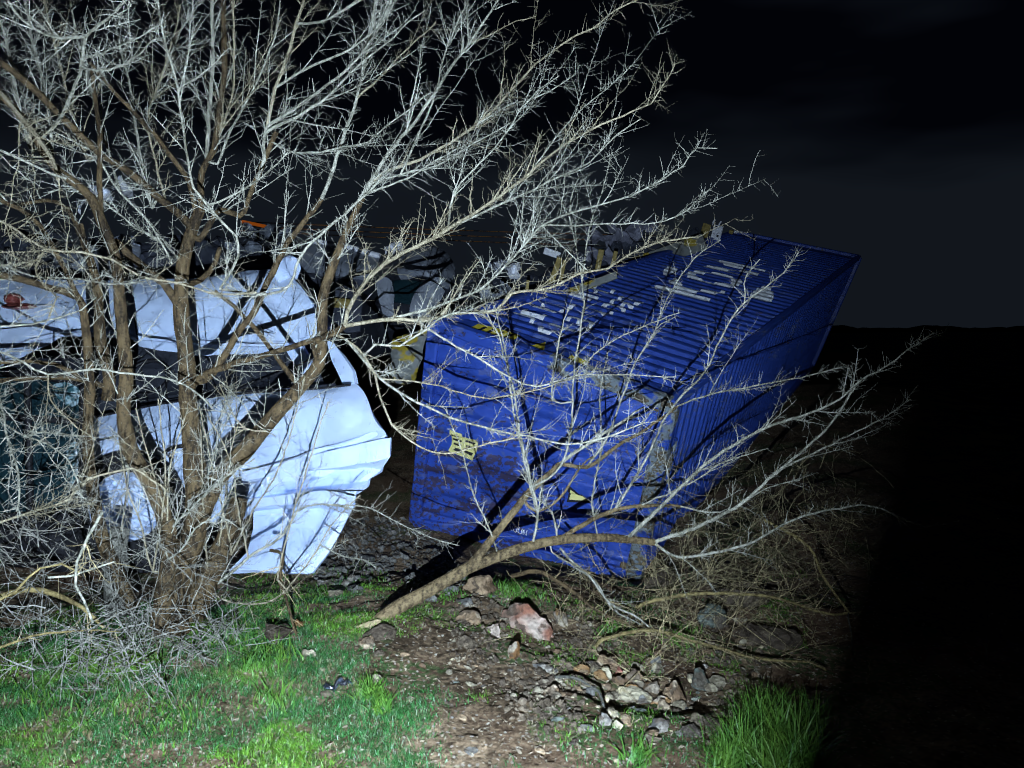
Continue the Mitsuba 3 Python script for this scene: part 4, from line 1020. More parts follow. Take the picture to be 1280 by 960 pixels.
# pale branches, traced
S = dict(m='bark_pale')
pale = [
    # long branches to the upper right
    ([(452, 250), (462, 230), (485, 192), (520, 150), (550, 105), (585, 55), (605, 27), (622, 0), (640, -30)], 4.0, 3.8, 9, 4, 0.10, (0.1, 0.55)),
    ([(462, 232), (480, 215), (510, 205), (540, 192), (575, 170), (607, 147), (640, 112), (670, 80), (700, 57), (720, 45), (740, 35), (771, 12), (798, 0)], 4.0, 3.9, 7, 3, 0.12, (0.1, 0.5)),
    ([(465, 228), (500, 218), (530, 212), (560, 200), (590, 180), (620, 165), (640, 152)], 4.05, 3.9, 5, 2.5, 0.10, (0.08, 0.4)),
    ([(437, 284), (431, 268), (400, 293), (375, 321), (362, 356), (334, 368), (275, 362)], 3.9, 3.9, 6, 5, 0.10, (0.08, 0.35)),
    ([(431, 268), (459, 240), (480, 220)], 3.9, 3.9, 6, 5, 0.12, (0.08, 0.3)),
    # arm that arches right
    ([(431, 409), (434, 390), (450, 362), (472, 337), (506, 315), (544, 296), (600, 262), (650, 226), (697, 187), (751, 156), (790, 140), (814, 129), (845, 80)], 4.0, 3.7, 10, 2.5, 0.13, (0.08, 0.4)),
    ([(544, 297), (560, 286), (619, 258), (689, 226), (736, 203), (771, 168), (800, 148)], 3.9, 3.8, 6, 2.5, 0.13, (0.08, 0.35)),
    ([(556, 285), (568, 242), (599, 203), (626, 176), (650, 137), (673, 113), (700, 95)], 3.9, 3.7, 5, 2, 0.16, (0.08, 0.35)),
    ([(660, 215), (697, 170), (730, 135), (760, 110), (790, 82)], 3.8, 3.7, 3.5, 2, 0.2, (0.08, 0.25)),
    # lower tangle to the right
    ([(425, 412), (450, 404), (480, 400), (530, 400), (567, 392), (620, 387), (640, 367), (687, 360), (725, 342), (760, 335), (802, 310), (844, 299), (874, 296)], 4.0, 3.9, 9, 3, 0.11, (0.06, 0.3)),
    ([(480, 402), (540, 385), (590, 366), (612, 352), (642, 322), (677, 282), (710, 267), (745, 257), (775, 250), (818, 230), (853, 207), (872, 184), (896, 185)], 4.0, 3.8, 6, 2.5, 0.13, (0.08, 0.35)),
    ([(681, 277), (705, 281), (736, 281), (790, 279), (830, 277), (860, 262), (888, 234)], 3.9, 3.8, 4, 2, 0.2, (0.06, 0.25)),
    ([(677, 284), (700, 305), (724, 328), (735, 338)], 3.9, 3.9, 3, 2.5, 0.3, (0.05, 0.15)),
    ([(424, 415), (446, 434), (469, 469), (475, 498), (490, 530), (513, 551), (542, 565), (571, 565), (600, 557), (643, 548)], 3.9, 3.7, 6, 3, 0.2, (0.06, 0.25)),
    ([(440, 425), (484, 481), (531, 507), (560, 521), (600, 533), (660, 547), (710, 555), (757, 547), (800, 530), (807, 527)], 3.9, 3.7, 7, 3, 0.16, (0.06, 0.3)),
    ([(470, 430), (500, 432), (534, 410), (562, 392), (600, 391)], 3.9, 3.9, 5, 4, 0.12, (0.06, 0.3)),
    ([(534, 410), (562, 428), (594, 446), (636, 471), (670, 483), (720, 470), (770, 468), (845, 472)], 3.9, 3.8, 5, 2, 0.16, (0.06, 0.3)),
    ([(480, 470), (540, 480), (600, 497), (650, 492), (700, 478)], 3.9, 3.8, 4, 2, 0.16, (0.06, 0.3)),
    # near white shoot over the stems
    ([(275, 362), (282, 350), (297, 320), (295, 295), (277, 278), (259, 255), (242, 235), (232, 185), (225, 134), (223, 111), (208, 60), (198, 0), (195, -30)], 3.4, 3.2, 6, 4, 0.16, (0.08, 0.35)),
    ([(228, 119), (255, 91), (287, 60)], 3.25, 3.2, 4, 2.5, 0.3, (0.05, 0.15)),
    ([(259, 258), (290, 245), (335, 215), (360, 190)], 3.4, 3.5, 5, 3, 0.14, (0.06, 0.3)),
    ([(-30, 268), (0, 275), (50, 308), (62, 312), (100, 315), (140, 325), (175, 345), (225, 355), (275, 368), (320, 365)], 3.2, 3.8, 6, 4, 0.10, (0.06, 0.3)),
    # thick near pale branches at the upper left
    ([(57, 168), (74, 151), (91, 114), (104, 74), (107, 47), (134, 23), (158, 0), (175, -25)], 2.9, 2.7, 8, 6, 0.14, (0.08, 0.4)),
    ([(107, 49), (75, 47), (57, 44), (27, 23), (10, 0)], 2.8, 2.7, 7, 5, 0.12, (0.08, 0.35)),
    ([(102, 88), (120, 88), (144, 84), (175, 67), (195, 47)], 2.8, 2.8, 5, 3, 0.2, (0.06, 0.2)),
    ([(-20, 100), (0, 116), (20, 138), (44, 168), (60, 190), (75, 225)], 3.0, 3.4, 9, 8, 0.14, (0.06, 0.4)),
    ([(-10, 186), (0, 188), (30, 201), (67, 218), (82, 223)], 3.0, 3.3, 6, 5, 0.16, (0.06, 0.3)),
    ([(104, 70), (130, 66), (165, 50), (200, 30)], 2.8, 2.8, 4, 3, 0.2, (0.06, 0.2)),
    # upright and right leaning pale limbs
    ([(262, 200), (260, 175), (263, 120), (266, 75), (265, 0), (264, -30)], 4.1, 4.0, 9, 7, 0.12, (0.08, 0.4)),
    ([(275, 185), (290, 120), (292, 60), (290, 0)], 4.1, 4.0, 5, 4, 0.14, (0.08, 0.4)),
    ([(272, 205), (283, 175), (298, 145), (325, 95), (345, 40), (350, 0)], 4.1, 4.0, 6, 3, 0.12, (0.08, 0.4)),
    ([(307, 235), (330, 200), (332, 167), (370, 147), (410, 120), (447, 82), (480, 57), (512, 27), (532, 12)], 4.0, 3.7, 9, 3, 0.10, (0.08, 0.45)),
    ([(326, 172), (334, 158), (367, 137), (407, 107), (442, 80), (470, 40), (490, 0)], 4.0, 3.7, 8, 4, 0.10, (0.08, 0.45)),
    ([(330, 160), (345, 110), (360, 70), (370, 30), (380, 0), (385, -30)], 4.0, 3.9, 8, 6, 0.12, (0.08, 0.4)),
    ([(345, 110), (385, 85), (440, 60), (480, 25), (500, -10)], 3.95, 3.8, 6, 4, 0.10, (0.08, 0.45)),
    ([(375, 29), (400, 27), (435, 10), (460, -5)], 3.9, 3.8, 6, 4, 0.14, (0.08, 0.3)),
    ([(402, 250), (410, 230), (425, 182), (442, 135), (455, 85), (462, 45), (470, 0)], 4.1, 3.9, 9, 5, 0.10, (0.08, 0.45)),
    ([(450, 130), (475, 98), (500, 70), (545, 28)], 3.9, 3.8, 5, 2.5, 0.13, (0.08, 0.35)),
    ([(345, 185), (365, 190), (400, 190), (430, 183), (460, 178), (480, 160), (540, 115)], 4.0, 3.8, 4, 2.5, 0.14, (0.08, 0.4)),
    ([(500, 215), (520, 175), (540, 130), (555, 70), (580, 10), (582, -10)], 4.0, 3.9, 5, 3, 0.13, (0.08, 0.4)),
    ([(585, 55), (582, 0), (580, -20)], 3.9, 3.9, 4, 2.5, 0.2, (0.08, 0.3)),
    ([(590, 50), (620, 40), (645, 27), (670, 20)], 3.9, 3.9, 3, 2, 0.2, (0.08, 0.25)),
    ([(470, 240), (510, 222), (545, 200), (580, 182)], 4.0, 3.9, 4, 3, 0.10, (0.08, 0.45)),
    ([(600, 150), (640, 130), (662, 125), (690, 112), (720, 92)], 3.9, 3.8, 3.5, 2, 0.2, (0.08, 0.3)),
    # the thick of the upper left
    ([(75, 205), (62, 150), (50, 90), (38, 40), (30, -10)], 4.4, 4.3, 8, 5, 0.10, (0.1, 0.5)),
    ([(110, 200), (90, 140), (75, 80), (60, 20), (50, -20)], 4.6, 4.4, 7, 5, 0.10, (0.1, 0.5)),
    ([(40, 190), (20, 120), (10, 60), (-5, 10)], 4.3, 4.1, 8, 5, 0.10, (0.1, 0.5)),
    ([(150, 240), (130, 170), (110, 100), (95, 40), (85, -20)], 4.7, 4.5, 6, 4, 0.12, (0.1, 0.5)),
    ([(190, 260), (175, 190), (165, 120), (150, 60), (140, 0)], 4.6, 4.5, 6, 4, 0.12, (0.1, 0.45)),
    ([(210, 250), (195, 205), (185, 150), (200, 100), (215, 55), (225, 5)], 4.4, 4.3, 5, 3, 0.12, (0.1, 0.45)),
    ([(180, 140), (205, 90), (225, 40), (245, 10), (260, -20)], 4.5, 4.4, 5, 3, 0.14, (0.1, 0.45)),
    ([(230, 330), (200, 300), (170, 285), (140, 260), (100, 235), (60, 240)], 4.0, 3.7, 5, 3, 0.09, (0.08, 0.4)),
    ([(130, 205), (150, 240), (180, 270), (200, 300), (215, 330)], 3.7, 4.0, 5, 4, 0.09, (0.08, 0.4)),
    ([(60, 305), (45, 335), (55, 355), (70, 372), (60, 395)], 3.3, 3.3, 5, 3, 0.12, (0.06, 0.3)),
    ([(0, 330), (40, 345), (90, 348), (135, 355), (180, 352)], 3.3, 3.5, 5, 3, 0.11, (0.06, 0.3)),
    ([(-20, 410), (40, 405), (100, 388), (120, 372)], 3.4, 3.6, 4, 3, 0.14, (0.06, 0.3)),
    ([(-20, 430), (30, 452), (60, 468), (120, 462), (165, 468), (215, 475), (245, 490), (265, 510)], 3.4, 3.8, 5, 4, 0.14, (0.06, 0.3)),
    ([(60, 470), (62, 500), (85, 525), (120, 550)], 3.4, 3.5, 3.5, 2, 0.16, (0.06, 0.25)),
    ([(0, 500), (6, 530), (10, 550), (24, 600), (22, 640)], 3.2, 3.3, 5, 4, 0.12, (0.06, 0.3)),
    ([(6, 530), (30, 545), (50, 540), (100, 545)], 3.2, 3.5, 4, 2.5, 0.14, (0.06, 0.25)),
    ([(30, 535), (60, 555), (85, 575), (96, 600), (104, 622)], 3.3, 3.5, 4, 3, 0.16, (0.06, 0.25)),
    ([(-20, 660), (40, 640), (85, 625), (110, 600), (140, 590), (165, 585), (190, 600), (210, 615)], 3.4, 3.9, 5, 4, 0.12, (0.06, 0.3)),
    ([(262, 470), (300, 500), (320, 530), (345, 545)], 4.1, 4.0, 3, 2, 0.12, (0.08, 0.35)),
    ([(230, 560), (262, 540), (280, 515), (285, 490)], 4.1, 4.1, 4, 2, 0.10, (0.08, 0.35)),
    ([(240, 620), (262, 590), (272, 550), (292, 510)], 4.1, 4.1, 4, 2, 0.09, (0.08, 0.4)),
    ([(330, 545), (305, 535), (288, 512), (275, 480)], 4.1, 4.2, 4, 2, 0.10, (0.08, 0.35)),
    ([(215, 660), (235, 640), (262, 612), (290, 590), (318, 575)], 3.9, 3.8, 5, 3, 0.12, (0.06, 0.3)),
    ([(195, 655), (210, 700), (225, 690), (245, 660), (275, 640), (295, 600)], 3.9, 3.8, 4, 3, 0.14, (0.06, 0.25)),
    ([(258, 745), (290, 715), (320, 690), (340, 680), (355, 668), (372, 640), (400, 630), (440, 636)], 4.2, 4.6, 8, 3, 0.2, (0.06, 0.35)),
    ([(258, 740), (285, 752), (320, 755), (345, 748), (370, 722), (395, 690), (415, 655), (450, 620)], 4.0, 4.0, 4, 2, 0.25, (0.06, 0.25)),
    ([(400, 640), (440, 632), (470, 638), (500, 655), (540, 672), (575, 682)], 4.2, 4.4, 3, 2, 0.25, (0.06, 0.25)),
    ([(405, 688), (430, 695), (455, 700), (470, 710)], 4.5, 4.6, 3, 2, 0.25, (0.05, 0.2)),
]
twc = Twigs()
for i, (pts, d0, d1, w0, w1, sh, sl) in enumerate(pale):
    limb(tree, twc if i % 4 == 1 else tw, pts, d0, d1, w0 * 0.74, w1 * 0.74, 'twig_tan' if i % 4 == 1 else 'bark_pale', sh, sl, sides=6, t0=0.03, spur=0.021, kids=0.0 if w0 < 3.2 else 0.09 if 415 < pts[0][0] < 485 and 380 < pts[0][1] < 440 else 0.29 if pts[-1][1] < 260 else 0.17, klen=(0.10, 0.38) if 415 < pts[0][0] < 485 and 380 < pts[0][1] < 440 else (0.2, 0.75) if pts[-1][1] < 260 else (0.15, 0.5))
for k in range(11):                       # thin suckers rising from the foot of the tree
    x = 160 + 17 * k + 14 * rng.normal()
    y = 690 + 40 * rng.random()
    dx = rng.normal() * 28 + 14
    limb(tree, tw, [(x, y), (x + 0.35 * dx, y - 60), (x + 0.8 * dx, y - 120), (x + 1.2 * dx + 10 * rng.normal(), y - 170 - 60 * rng.random())], 4.1 + 0.12 * rng.normal(), 3.95 + 0.2 * rng.normal(), 3.2, 1.8, 'twig_tan', 0.10, (0.06, 0.35), name='sucker', sides=5, spur=0.05)
part(tree, 'twigs', tw.mesh(), 'twig_pale', kind='stuff')
part(tree, 'tan_twigs', twc.mesh(), 'twig_tan', kind='stuff')
part(tree, 'inner_twigs', twb.mesh(), 'twig_pale', kind='stuff')

lean = thing('leaning_tree', 'bare sapling leaning far to the right in front of the blue container', 'tree')
tw2 = Twigs()
limb(lean, tw2, [(462, 786), (478, 772), (492, 762), (534, 739), (584, 711), (612, 700), (647, 687), (697, 675), (747, 672), (783, 674), (817, 678)], 4.35, 5.0, 22, 11, 'bark_tan', 0.5, (0.08, 0.3), name='trunk', sides=14, stem=True, t0=0.3, spur=0.2)
limb(lean, tw2, [(584, 711), (598, 695), (623, 663), (645, 636), (663, 613), (690, 590), (700, 580)], 4.6, 4.8, 14, 10, 'bark_tan', 0.3, (0.08, 0.3), sides=10, stem=True)
limb(lean, tw2, [(700, 580), (733, 584), (752, 572), (773, 557), (817, 530), (847, 507)], 4.8, 4.9, 8, 5, 'bark_tan', 0.2, (0.06, 0.3), sides=8)
limb(lean, tw2, [(696, 582), (713, 570), (747, 547), (775, 528), (805, 508)], 4.8, 4.7, 6, 3, 'bark_pale', 0.2, (0.06, 0.3), sides=8)
limb(lean, tw2, [(670, 640), (700, 622), (725, 585), (742, 570)], 4.8, 4.8, 6, 3, 'bark_tan', 0.2, (0.06, 0.25), sides=8)
limb(lean, tw2, [(697, 675), (730, 655), (760, 640), (800, 632), (850, 632)], 4.8, 5.0, 10, 5, 'bark_tan', 0.16, (0.06, 0.3), sides=8)
lp = [
    ([(817, 678), (860, 663), (867, 661), (905, 642), (930, 627), (961, 599), (999, 567), (1036, 533), (1067, 486), (1074, 476)], 5.0, 4.7, 9, 4, 0.14, (0.08, 0.45)),
    ([(783, 674), (830, 630), (886, 577), (930, 549), (967, 531), (1011, 517), (1049, 499), (1074, 476), (1105, 459), (1131, 441), (1168, 415)], 5.0, 4.6, 9, 2.5, 0.13, (0.08, 0.4)),
    ([(961, 600), (967, 592), (1017, 567), (1061, 544), (1102, 524), (1139, 499)], 4.9, 4.6, 5, 2, 0.16, (0.08, 0.35)),
    ([(817, 680), (846, 696), (892, 691), (942, 677), (980, 655), (1017, 642), (1061, 633), (1092, 633), (1124, 646), (1155, 658), (1200, 652)], 5.0, 4.5, 7, 3, 0.16, (0.08, 0.35)),
    ([(767, 633), (800, 587), (813, 563), (833, 520), (857, 490), (881, 465), (901, 423), (923, 386), (957, 358), (979, 341), (999, 314)], 4.9, 4.6, 6, 2.5, 0.13, (0.06, 0.3)),
    ([(926, 380), (932, 345), (951, 324)], 4.7, 4.6, 3, 2, 0.25, (0.05, 0.2)),
    ([(847, 510), (880, 495), (940, 483), (1000, 472), (1053, 459)], 4.8, 4.7, 4, 2, 0.15, (0.08, 0.3)),
    ([(740, 590), (757, 550), (774, 507), (794, 454), (816, 420), (833, 375), (867, 324), (901, 300)], 4.7, 4.5, 5, 2, 0.16, (0.06, 0.25)),
    ([(805, 445), (826, 405), (845, 396)], 4.6, 4.6, 3, 2, 0.12, (0.05, 0.2)),
    ([(670, 677), (672, 640), (663, 600), (650, 540), (640, 480), (623, 420), (613, 400), (600, 372)], 4.7, 4.4, 6, 3, 0.14, (0.05, 0.25)),
    ([(668, 640), (652, 560), (640, 500), (632, 440), (612, 360), (600, 320)], 4.75, 4.5, 5, 2.5, 0.16, (0.05, 0.25)),
    ([(663, 610), (695, 590), (713, 547), (717, 467), (727, 400), (730, 377), (725, 335), (712, 270), (717, 240), (724, 219)], 4.8, 4.4, 5, 2.5, 0.15, (0.06, 0.25)),
    ([(727, 350), (737, 285), (752, 240), (765, 190)], 4.5, 4.4, 3.5, 2, 0.2, (0.06, 0.25)),
    ([(690, 500), (695, 450), (705, 400), (712, 385)], 4.7, 4.6, 4, 2.5, 0.08, (0.04, 0.2)),
    ([(720, 470), (760, 430), (800, 410), (850, 390)], 4.7, 4.5, 3, 2, 0.2, (0.06, 0.25)),
    ([(618, 693), (613, 663), (590, 613), (577, 563), (560, 520)], 4.6, 4.5, 4, 2, 0.2, (0.05, 0.2)),
    ([(747, 672), (740, 620), (752, 560), (750, 500), (760, 440)], 4.9, 4.7, 4, 2, 0.18, (0.06, 0.25)),
    ([(697, 672), (690, 640), (672, 625), (655, 618)], 4.8, 4.7, 5, 2.5, 0.15, (0.05, 0.2)),
    ([(800, 632), (870, 600), (900, 580), (960, 560)], 4.9, 4.8, 4, 2, 0.13, (0.06, 0.3)),
    ([(850, 640), (900, 640), (960, 610), (1000, 600)], 5.0, 5.0, 4, 2, 0.12, (0.06, 0.35)),
    ([(690, 690), (715, 706), (745, 728), (765, 760), (800, 780)], 4.9, 4.7, 4, 3, 0.15, (0.06, 0.3)),
]
for pts, d0, d1, w0, w1, sh, sl in lp:
    limb(lean, tw2, pts, d0, d1, w0 * 0.74, w1 * 0.74, 'bark_pale', sh, sl, sides=6, t0=0.05, spur=0.022, kids=0.45 if w0 > 3 else 0, klen=(0.15, 0.5))
part(lean, 'twigs', tw2.mesh(), 'twig_pale', kind='stuff')


# ------------------------------------------------------------------ fallen branches on the rubble
FB = 'dead branches lying on the stony bank'


def stick(label, pts, d0, d1, w0, w1, m, lift=0.0, twm='straw', sh=0.12, sl=(0.06, 0.3)):
    key = thing('fallen_branch', label, 'branch', FB)
    t = Twigs()
    q = np.array(pts, float)
    q[1:-1] += rng.normal(size=(len(q) - 2, 2)) * 2.5
    limb(key, t, q, d0, d1, w0, w1 * 0.7, m, sh, sl, name='stem', sides=9, spur=0.05, up=0.1)
    part(key, 'twigs', t.mesh(), twm, kind='stuff')


def gd(x, y, lift=0.04):
    w, _ = on_ground([x], [y])
    return float(to_px(w[0])[2]) - lift


mat('bark_olive', bark((0.06, 0.045, 0.016), (0.21, 0.165, 0.065)), 0.85, 0.2)
stick('upper olive branch lying level across the rubble on the right', [(795, 760), (813, 750), (863, 743), (913, 743), (973, 748), (1013, 760), (1040, 768), (1060, 766)], 5.2, 4.9, 7, 6, 'bark_olive')
stick('lower olive branch lying slanted across the rubble on the right', [(740, 815), (757, 800), (813, 792), (880, 805), (947, 818), (1013, 832), (1033, 837)], 4.6, 4.3, 7, 6, 'bark_olive')
stick('dull branch standing slanted at the right end of the upper olive branch', [(955, 650), (980, 660), (1010, 683), (1030, 723), (1050, 752), (1062, 766)], 5.3, 4.9, 6, 6, 'bark_olive')
stick('grey white bent stick on the bare soil below the big red stone', [(612, 840), (640, 846), (680, 845), (713, 848), (743, 862), (757, 890), (780, 917), (813, 947), (830, 965)], 4.15, 3.1, 5, 6, 'bark_grey', sh=0.3)
stick('brown branch slanting down behind the big red stone', [(640, 720), (674, 714), (690, 722), (715, 742), (760, 765), (810, 790)], 5.1, 4.7, 9, 5, 'bark_brown')
stick('thin pale stick running down from the leaning trunk to the rubble', [(700, 685), (715, 700), (740, 722), (757, 750), (790, 772), (820, 790)], 4.8, 4.6, 4, 4, 'bark_pale')
stick('dark root bent over the soil left of the leaning trunk', [(338, 688), (351, 699), (349, 728), (357, 752), (365, 773), (375, 802), (377, 826)], 4.5, 4.05, 6, 6, 'bark_brown', sh=0.12, sl=(0.05, 0.25))
stick('pale upright thin stem at the edge of the dark', [(1060, 766), (1065, 800), (1070, 840), (1074, 868)], 4.9, 4.4, 2.5, 3, 'bark_grey', sh=0.4, sl=(0.04, 0.12))
stick('faint upright stem standing alone in the dark on the right', [(1232, 850), (1233, 810), (1234, 760)], 4.6, 4.5, 3, 2, 'bark_grey', sh=0.4, sl=(0.04, 0.12))
stick('yellowish stick hanging at the lower left edge', [(-20, 757), (20, 735), (55, 708), (75, 705), (97, 716)], 2.9, 3.1, 6, 4, 'bark_olive')
stick('bright yellow white bent stick among the dry stems on the left', [(128, 640), (105, 690), (95, 718), (97, 735), (103, 755), (115, 778)], 3.2, 3.0, 5, 5, 'bark_pale', sh=0.3)
stick('blue white short stick crossing the bright bent stick', [(60, 722), (90, 716), (115, 712), (143, 703)], 3.1, 3.2, 4, 3, 'bark_pale', sh=0.25, sl=(0.04, 0.15))
stick('olive stick low in the grass at the left edge', [(-20, 822), (20, 800), (60, 788), (110, 785), (150, 790)], 3.1, 3.6, 5, 3, 'bark_olive', sh=0.3)
stick('thick olive branch behind the bright bent stick', [(-20, 752), (30, 735), (70, 742), (105, 762), (130, 785)], 3.7, 3.8, 12, 9, 'bark_olive', sh=0.3)

# dense dry stems: low thickets
def thicket(name, label, spots, m, n, lo, hi, up, drop=0.0, r=0.0028):
    """spots: (px, py, depth, spread px, height px); stems grow through each other"""
    key = thing(name, label, 'bush')
    t = Twigs()
    for (px, py, d, sx, sy) in spots:
        b = P(px + sx * rng.normal(size=n) * 0.5, py + sy * rng.normal(size=n) * 0.5, d + 0.22 * rng.normal(size=n))
        g = gz(b[:, 0], b[:, 1])
        b[:, 2] = np.maximum(b[:, 2], g + 0.01)
        tn = unit(rng.normal(size=(n, 3)) * np.array([1, 0.8, 0.9]) + np.array([0, 0, up]))
        p1, r1 = t.grow(b, tn, rng.uniform(lo, hi, n), rng.uniform(0.6, 1.5, n) * r, 7, up * 0.3 - drop, (0, 30), 0.10, 0.22)
        bb_, t2, rr, tot, u = t.along(p1, r1, 0.10, 0.1)
        p2, r2 = t.grow(bb_, t2, tot * rng.uniform(0.15, 0.5, len(bb_)), np.clip(rr * 0.7, 0.0012, 0.003), 4, 0.05, (25, 65))
        t.spurs(p2, r2, 0.08, 0.01, 0.04)
    part(key, 'stems', t.mesh(), m, kind='stuff')


thicket('dry_bush', 'tangle of dry grey stems and thorns at the foot of the bare tree', [(40, 690, 3.8, 90, 80), (110, 720, 3.9, 90, 90), (180, 740, 4.0, 90, 70), (60, 600, 4.0, 90, 90), (170, 660, 4.1, 90, 70)], 'twig_grey', 34, 0.15, 0.5, 0.1)
thicket('dry_bush', 'dry stems drooping over the grass below the bare tree', [(100, 790, 3.75, 110, 50), (190, 800, 3.85, 90, 40), (150, 830, 3.6, 110, 40), (250, 790, 4.0, 60, 40)], 'twig_grey', 55, 0.12, 0.42, 0.0, 0.25)
thicket('dry_bush', 'dense dry brushwood on the right bank below the container', [(880, 650, 6.2, 130, 60), (960, 660, 6.0, 130, 70), (1020, 650, 6.0, 90, 80), (880, 720, 5.6, 130, 50), (960, 730, 5.5, 130, 50), (900, 740, 5.4, 100, 40)], 'twig_dark', 34, 0.25, 0.7, 0.15, r=0.0026)
thicket('dry_bush', 'tan brushwood lying on the stones right of the leaning trunk', [(740, 720, 5.5, 110, 40), (840, 760, 5.1, 130, 45), (930, 790, 4.8, 130, 45), (760, 780, 4.7, 100, 40), (980, 700, 5.3, 100, 60), (880, 830, 4.6, 120, 50), (800, 880, 4.2, 110, 50)], 'straw', 34, 0.15, 0.5, 0.0, 0.08, r=0.0019)

# ------------------------------------------------------------------ stones
def rock(seed, s, flat=0.7, sub=3):
    m = trimesh.creation.icosphere(sub)
    v = m.vertices.copy()
    r = np.random.default_rng(seed)
    for _ in range(14):
        nrm = unit(r.normal(size=3)); h = r.uniform(0.42, 0.8)
        over = np.maximum(v @ nrm - h, 0)
        v = v - over[:, None] * nrm * 0.93
    v += (meshkit.fbm(v * 2.6 + seed, 4)[:, None] - 0.5) * 0.5 * m.vertices
    v *= np.array(s) * np.array([1, 1, flat])
    return v, m.faces


RG = 'stones lying on the bank'


def stone_at(px, py, w, h, m, label, seed, g=None, rz=None, name='stone', sink=1.0, sub=4, group=RG):
    d = float(to_px(g[0])[2])
    sx, sz = 0.88 * w / 2 * d / F, 0.95 * h / 2 * d / F
    v, f = rock(seed, (sx * 1.12, max(sx, sz) * 0.9, sz * 1.5), 1.0, sub)
    rot = Rotation.from_euler('xyz', [rng.normal() * 8, rng.normal() * 12, rng.normal() * 12 if rz is None else rz], True)
    v = rot.apply(v) + g[0] + [0, sx * 0.2, sz * (0.9 - sink)]
    single(name, (v, f), 'stone_' + m, label, 'stone', group, smooth=38)


big = [(664, 775, 92, 56, 'red', 'large red and white stone in the middle of the bank'), (600, 731, 60, 26, 'tan', 'tan flat stone just behind the leaning trunk'), (580, 752, 40, 16, 'grey', 'grey flat slab left of the big red stone'),
       (585, 773, 42, 20, 'tan', 'tan pointed stone below the grey slab'), (618, 786, 28, 22, 'red', 'small pink stone touching the left of the big red stone'), (588, 802, 34, 22, 'clod', 'dark lump of rock below the small pink stone'),
       (643, 811, 24, 28, 'orange', 'orange stone under the big red stone'), (700, 768, 28, 30, 'orange', 'orange brown stone at the right end of the big red stone'), (742, 833, 30, 30, 'pale', 'pale stone with lichen left of the brick piece'),
       (764, 828, 30, 22, 'tan', 'sand coloured stone behind the brick piece'), (773, 838, 14, 18, 'brick', 'small brick red piece among the pale stones'), (795, 846, 36, 26, 'tan', 'yellowish stone right of the brick piece'),
       (788, 866, 56, 30, 'pale', 'large pale green stone with a flat top in the lower rubble'), (762, 872, 26, 18, 'pale', 'pale stone left of the large pale green one'), (822, 834, 32, 22, 'pale', 'white edged stone on the right of the pale row'),
       (842, 868, 46, 40, 'tan', 'mottled stone in the middle of the lower rubble'), (893, 772, 44, 40, 'green', 'grey green boulder between the two olive branches'), (880, 850, 40, 36, 'green', 'dark green stone right of the mottled one'),
       (862, 912, 46, 26, 'grey', 'grey stone near the long grass'), (958, 875, 14, 18, 'orange', 'single yellow stone at the edge of the dark'), (938, 740, 110, 50, 'clod', 'big dark clod of earth under the upper olive branch'),
       (835, 720, 90, 44, 'clod', 'dark earth slab right below the corner of the container'), (960, 790, 90, 44, 'clod', 'dark clod of earth between the olive branches on the right'), (905, 905, 50, 24, 'clod', 'dark clod next to the long grass'),
       (420, 741, 26, 18, 'pale', 'pale stone behind the trunk foot, left of it'), (458, 802, 34, 20, 'tan', 'tan stone right in front of the trunk foot'), (383, 818, 26, 24, 'pale', 'pale upright stone left of the trunk foot in the grass'),
       (350, 786, 80, 44, 'clod', 'brown lump of earth beside the dark root'), (376, 779, 22, 16, 'orange', 'orange stone on the brown lump of earth'), (410, 826, 22, 8, 'pale', 'thin yellowish flat chip in the grass'), (690, 863, 34, 18, 'tan', 'tan stone below the grey white bent stick'),
       (428, 850, 30, 14, 'tan', 'flat tan stone in the grass above the dark plastic piece'), (470, 848, 24, 12, 'pale', 'flat pale chip on the soil right of the dark plastic piece'), (680, 832, 40, 24, 'grey', 'grey stone in the shade under the orange stone'),
       (735, 862, 26, 14, 'grey', 'grey chip behind the bent stick'), (825, 905, 36, 20, 'grey', 'grey stone beside the dry stalks, left of the long grass'), (530, 742, 40, 24, 'grey', 'grey stone behind the leaning trunk foot'), (474, 790, 64, 24, 'clod', 'mound of earth heaped round the foot of the leaning trunk')]
gb, _ = on_ground([b[0] for b in big], [b[1] + 0.3 * b[3] for b in big])
for i, (x, y, w, h, m, lab) in enumerate(big):
    stone_at(x, y, w, h, m, lab, 50 + i, gb[i:i + 1])
# the pale cluster: palm-sized stones lying close together
n = 30
cx_, cy_ = 800 + 52 * rng.normal(size=n), 858 + 22 * rng.normal(size=n)
cw2 = rng.uniform(13, 30, n)
gb, ok = on_ground(cx_, cy_)
for i in np.flatnonzero(ok):
    kind, word = (('pale', 'pale'), ('tan', 'sandy'), ('pale', 'pale'), ('orange', 'ochre'), ('grey', 'grey'))[i % 5]
    stone_at(cx_[i], cy_[i], cw2[i], cw2[i] * rng.uniform(0.5, 0.8), kind, f'palm sized {word} stone in the cluster of stones left of the long grass', 400 + i, gb[i:i + 1], sink=0.8, sub=3, group=f'{word} stones of the cluster')
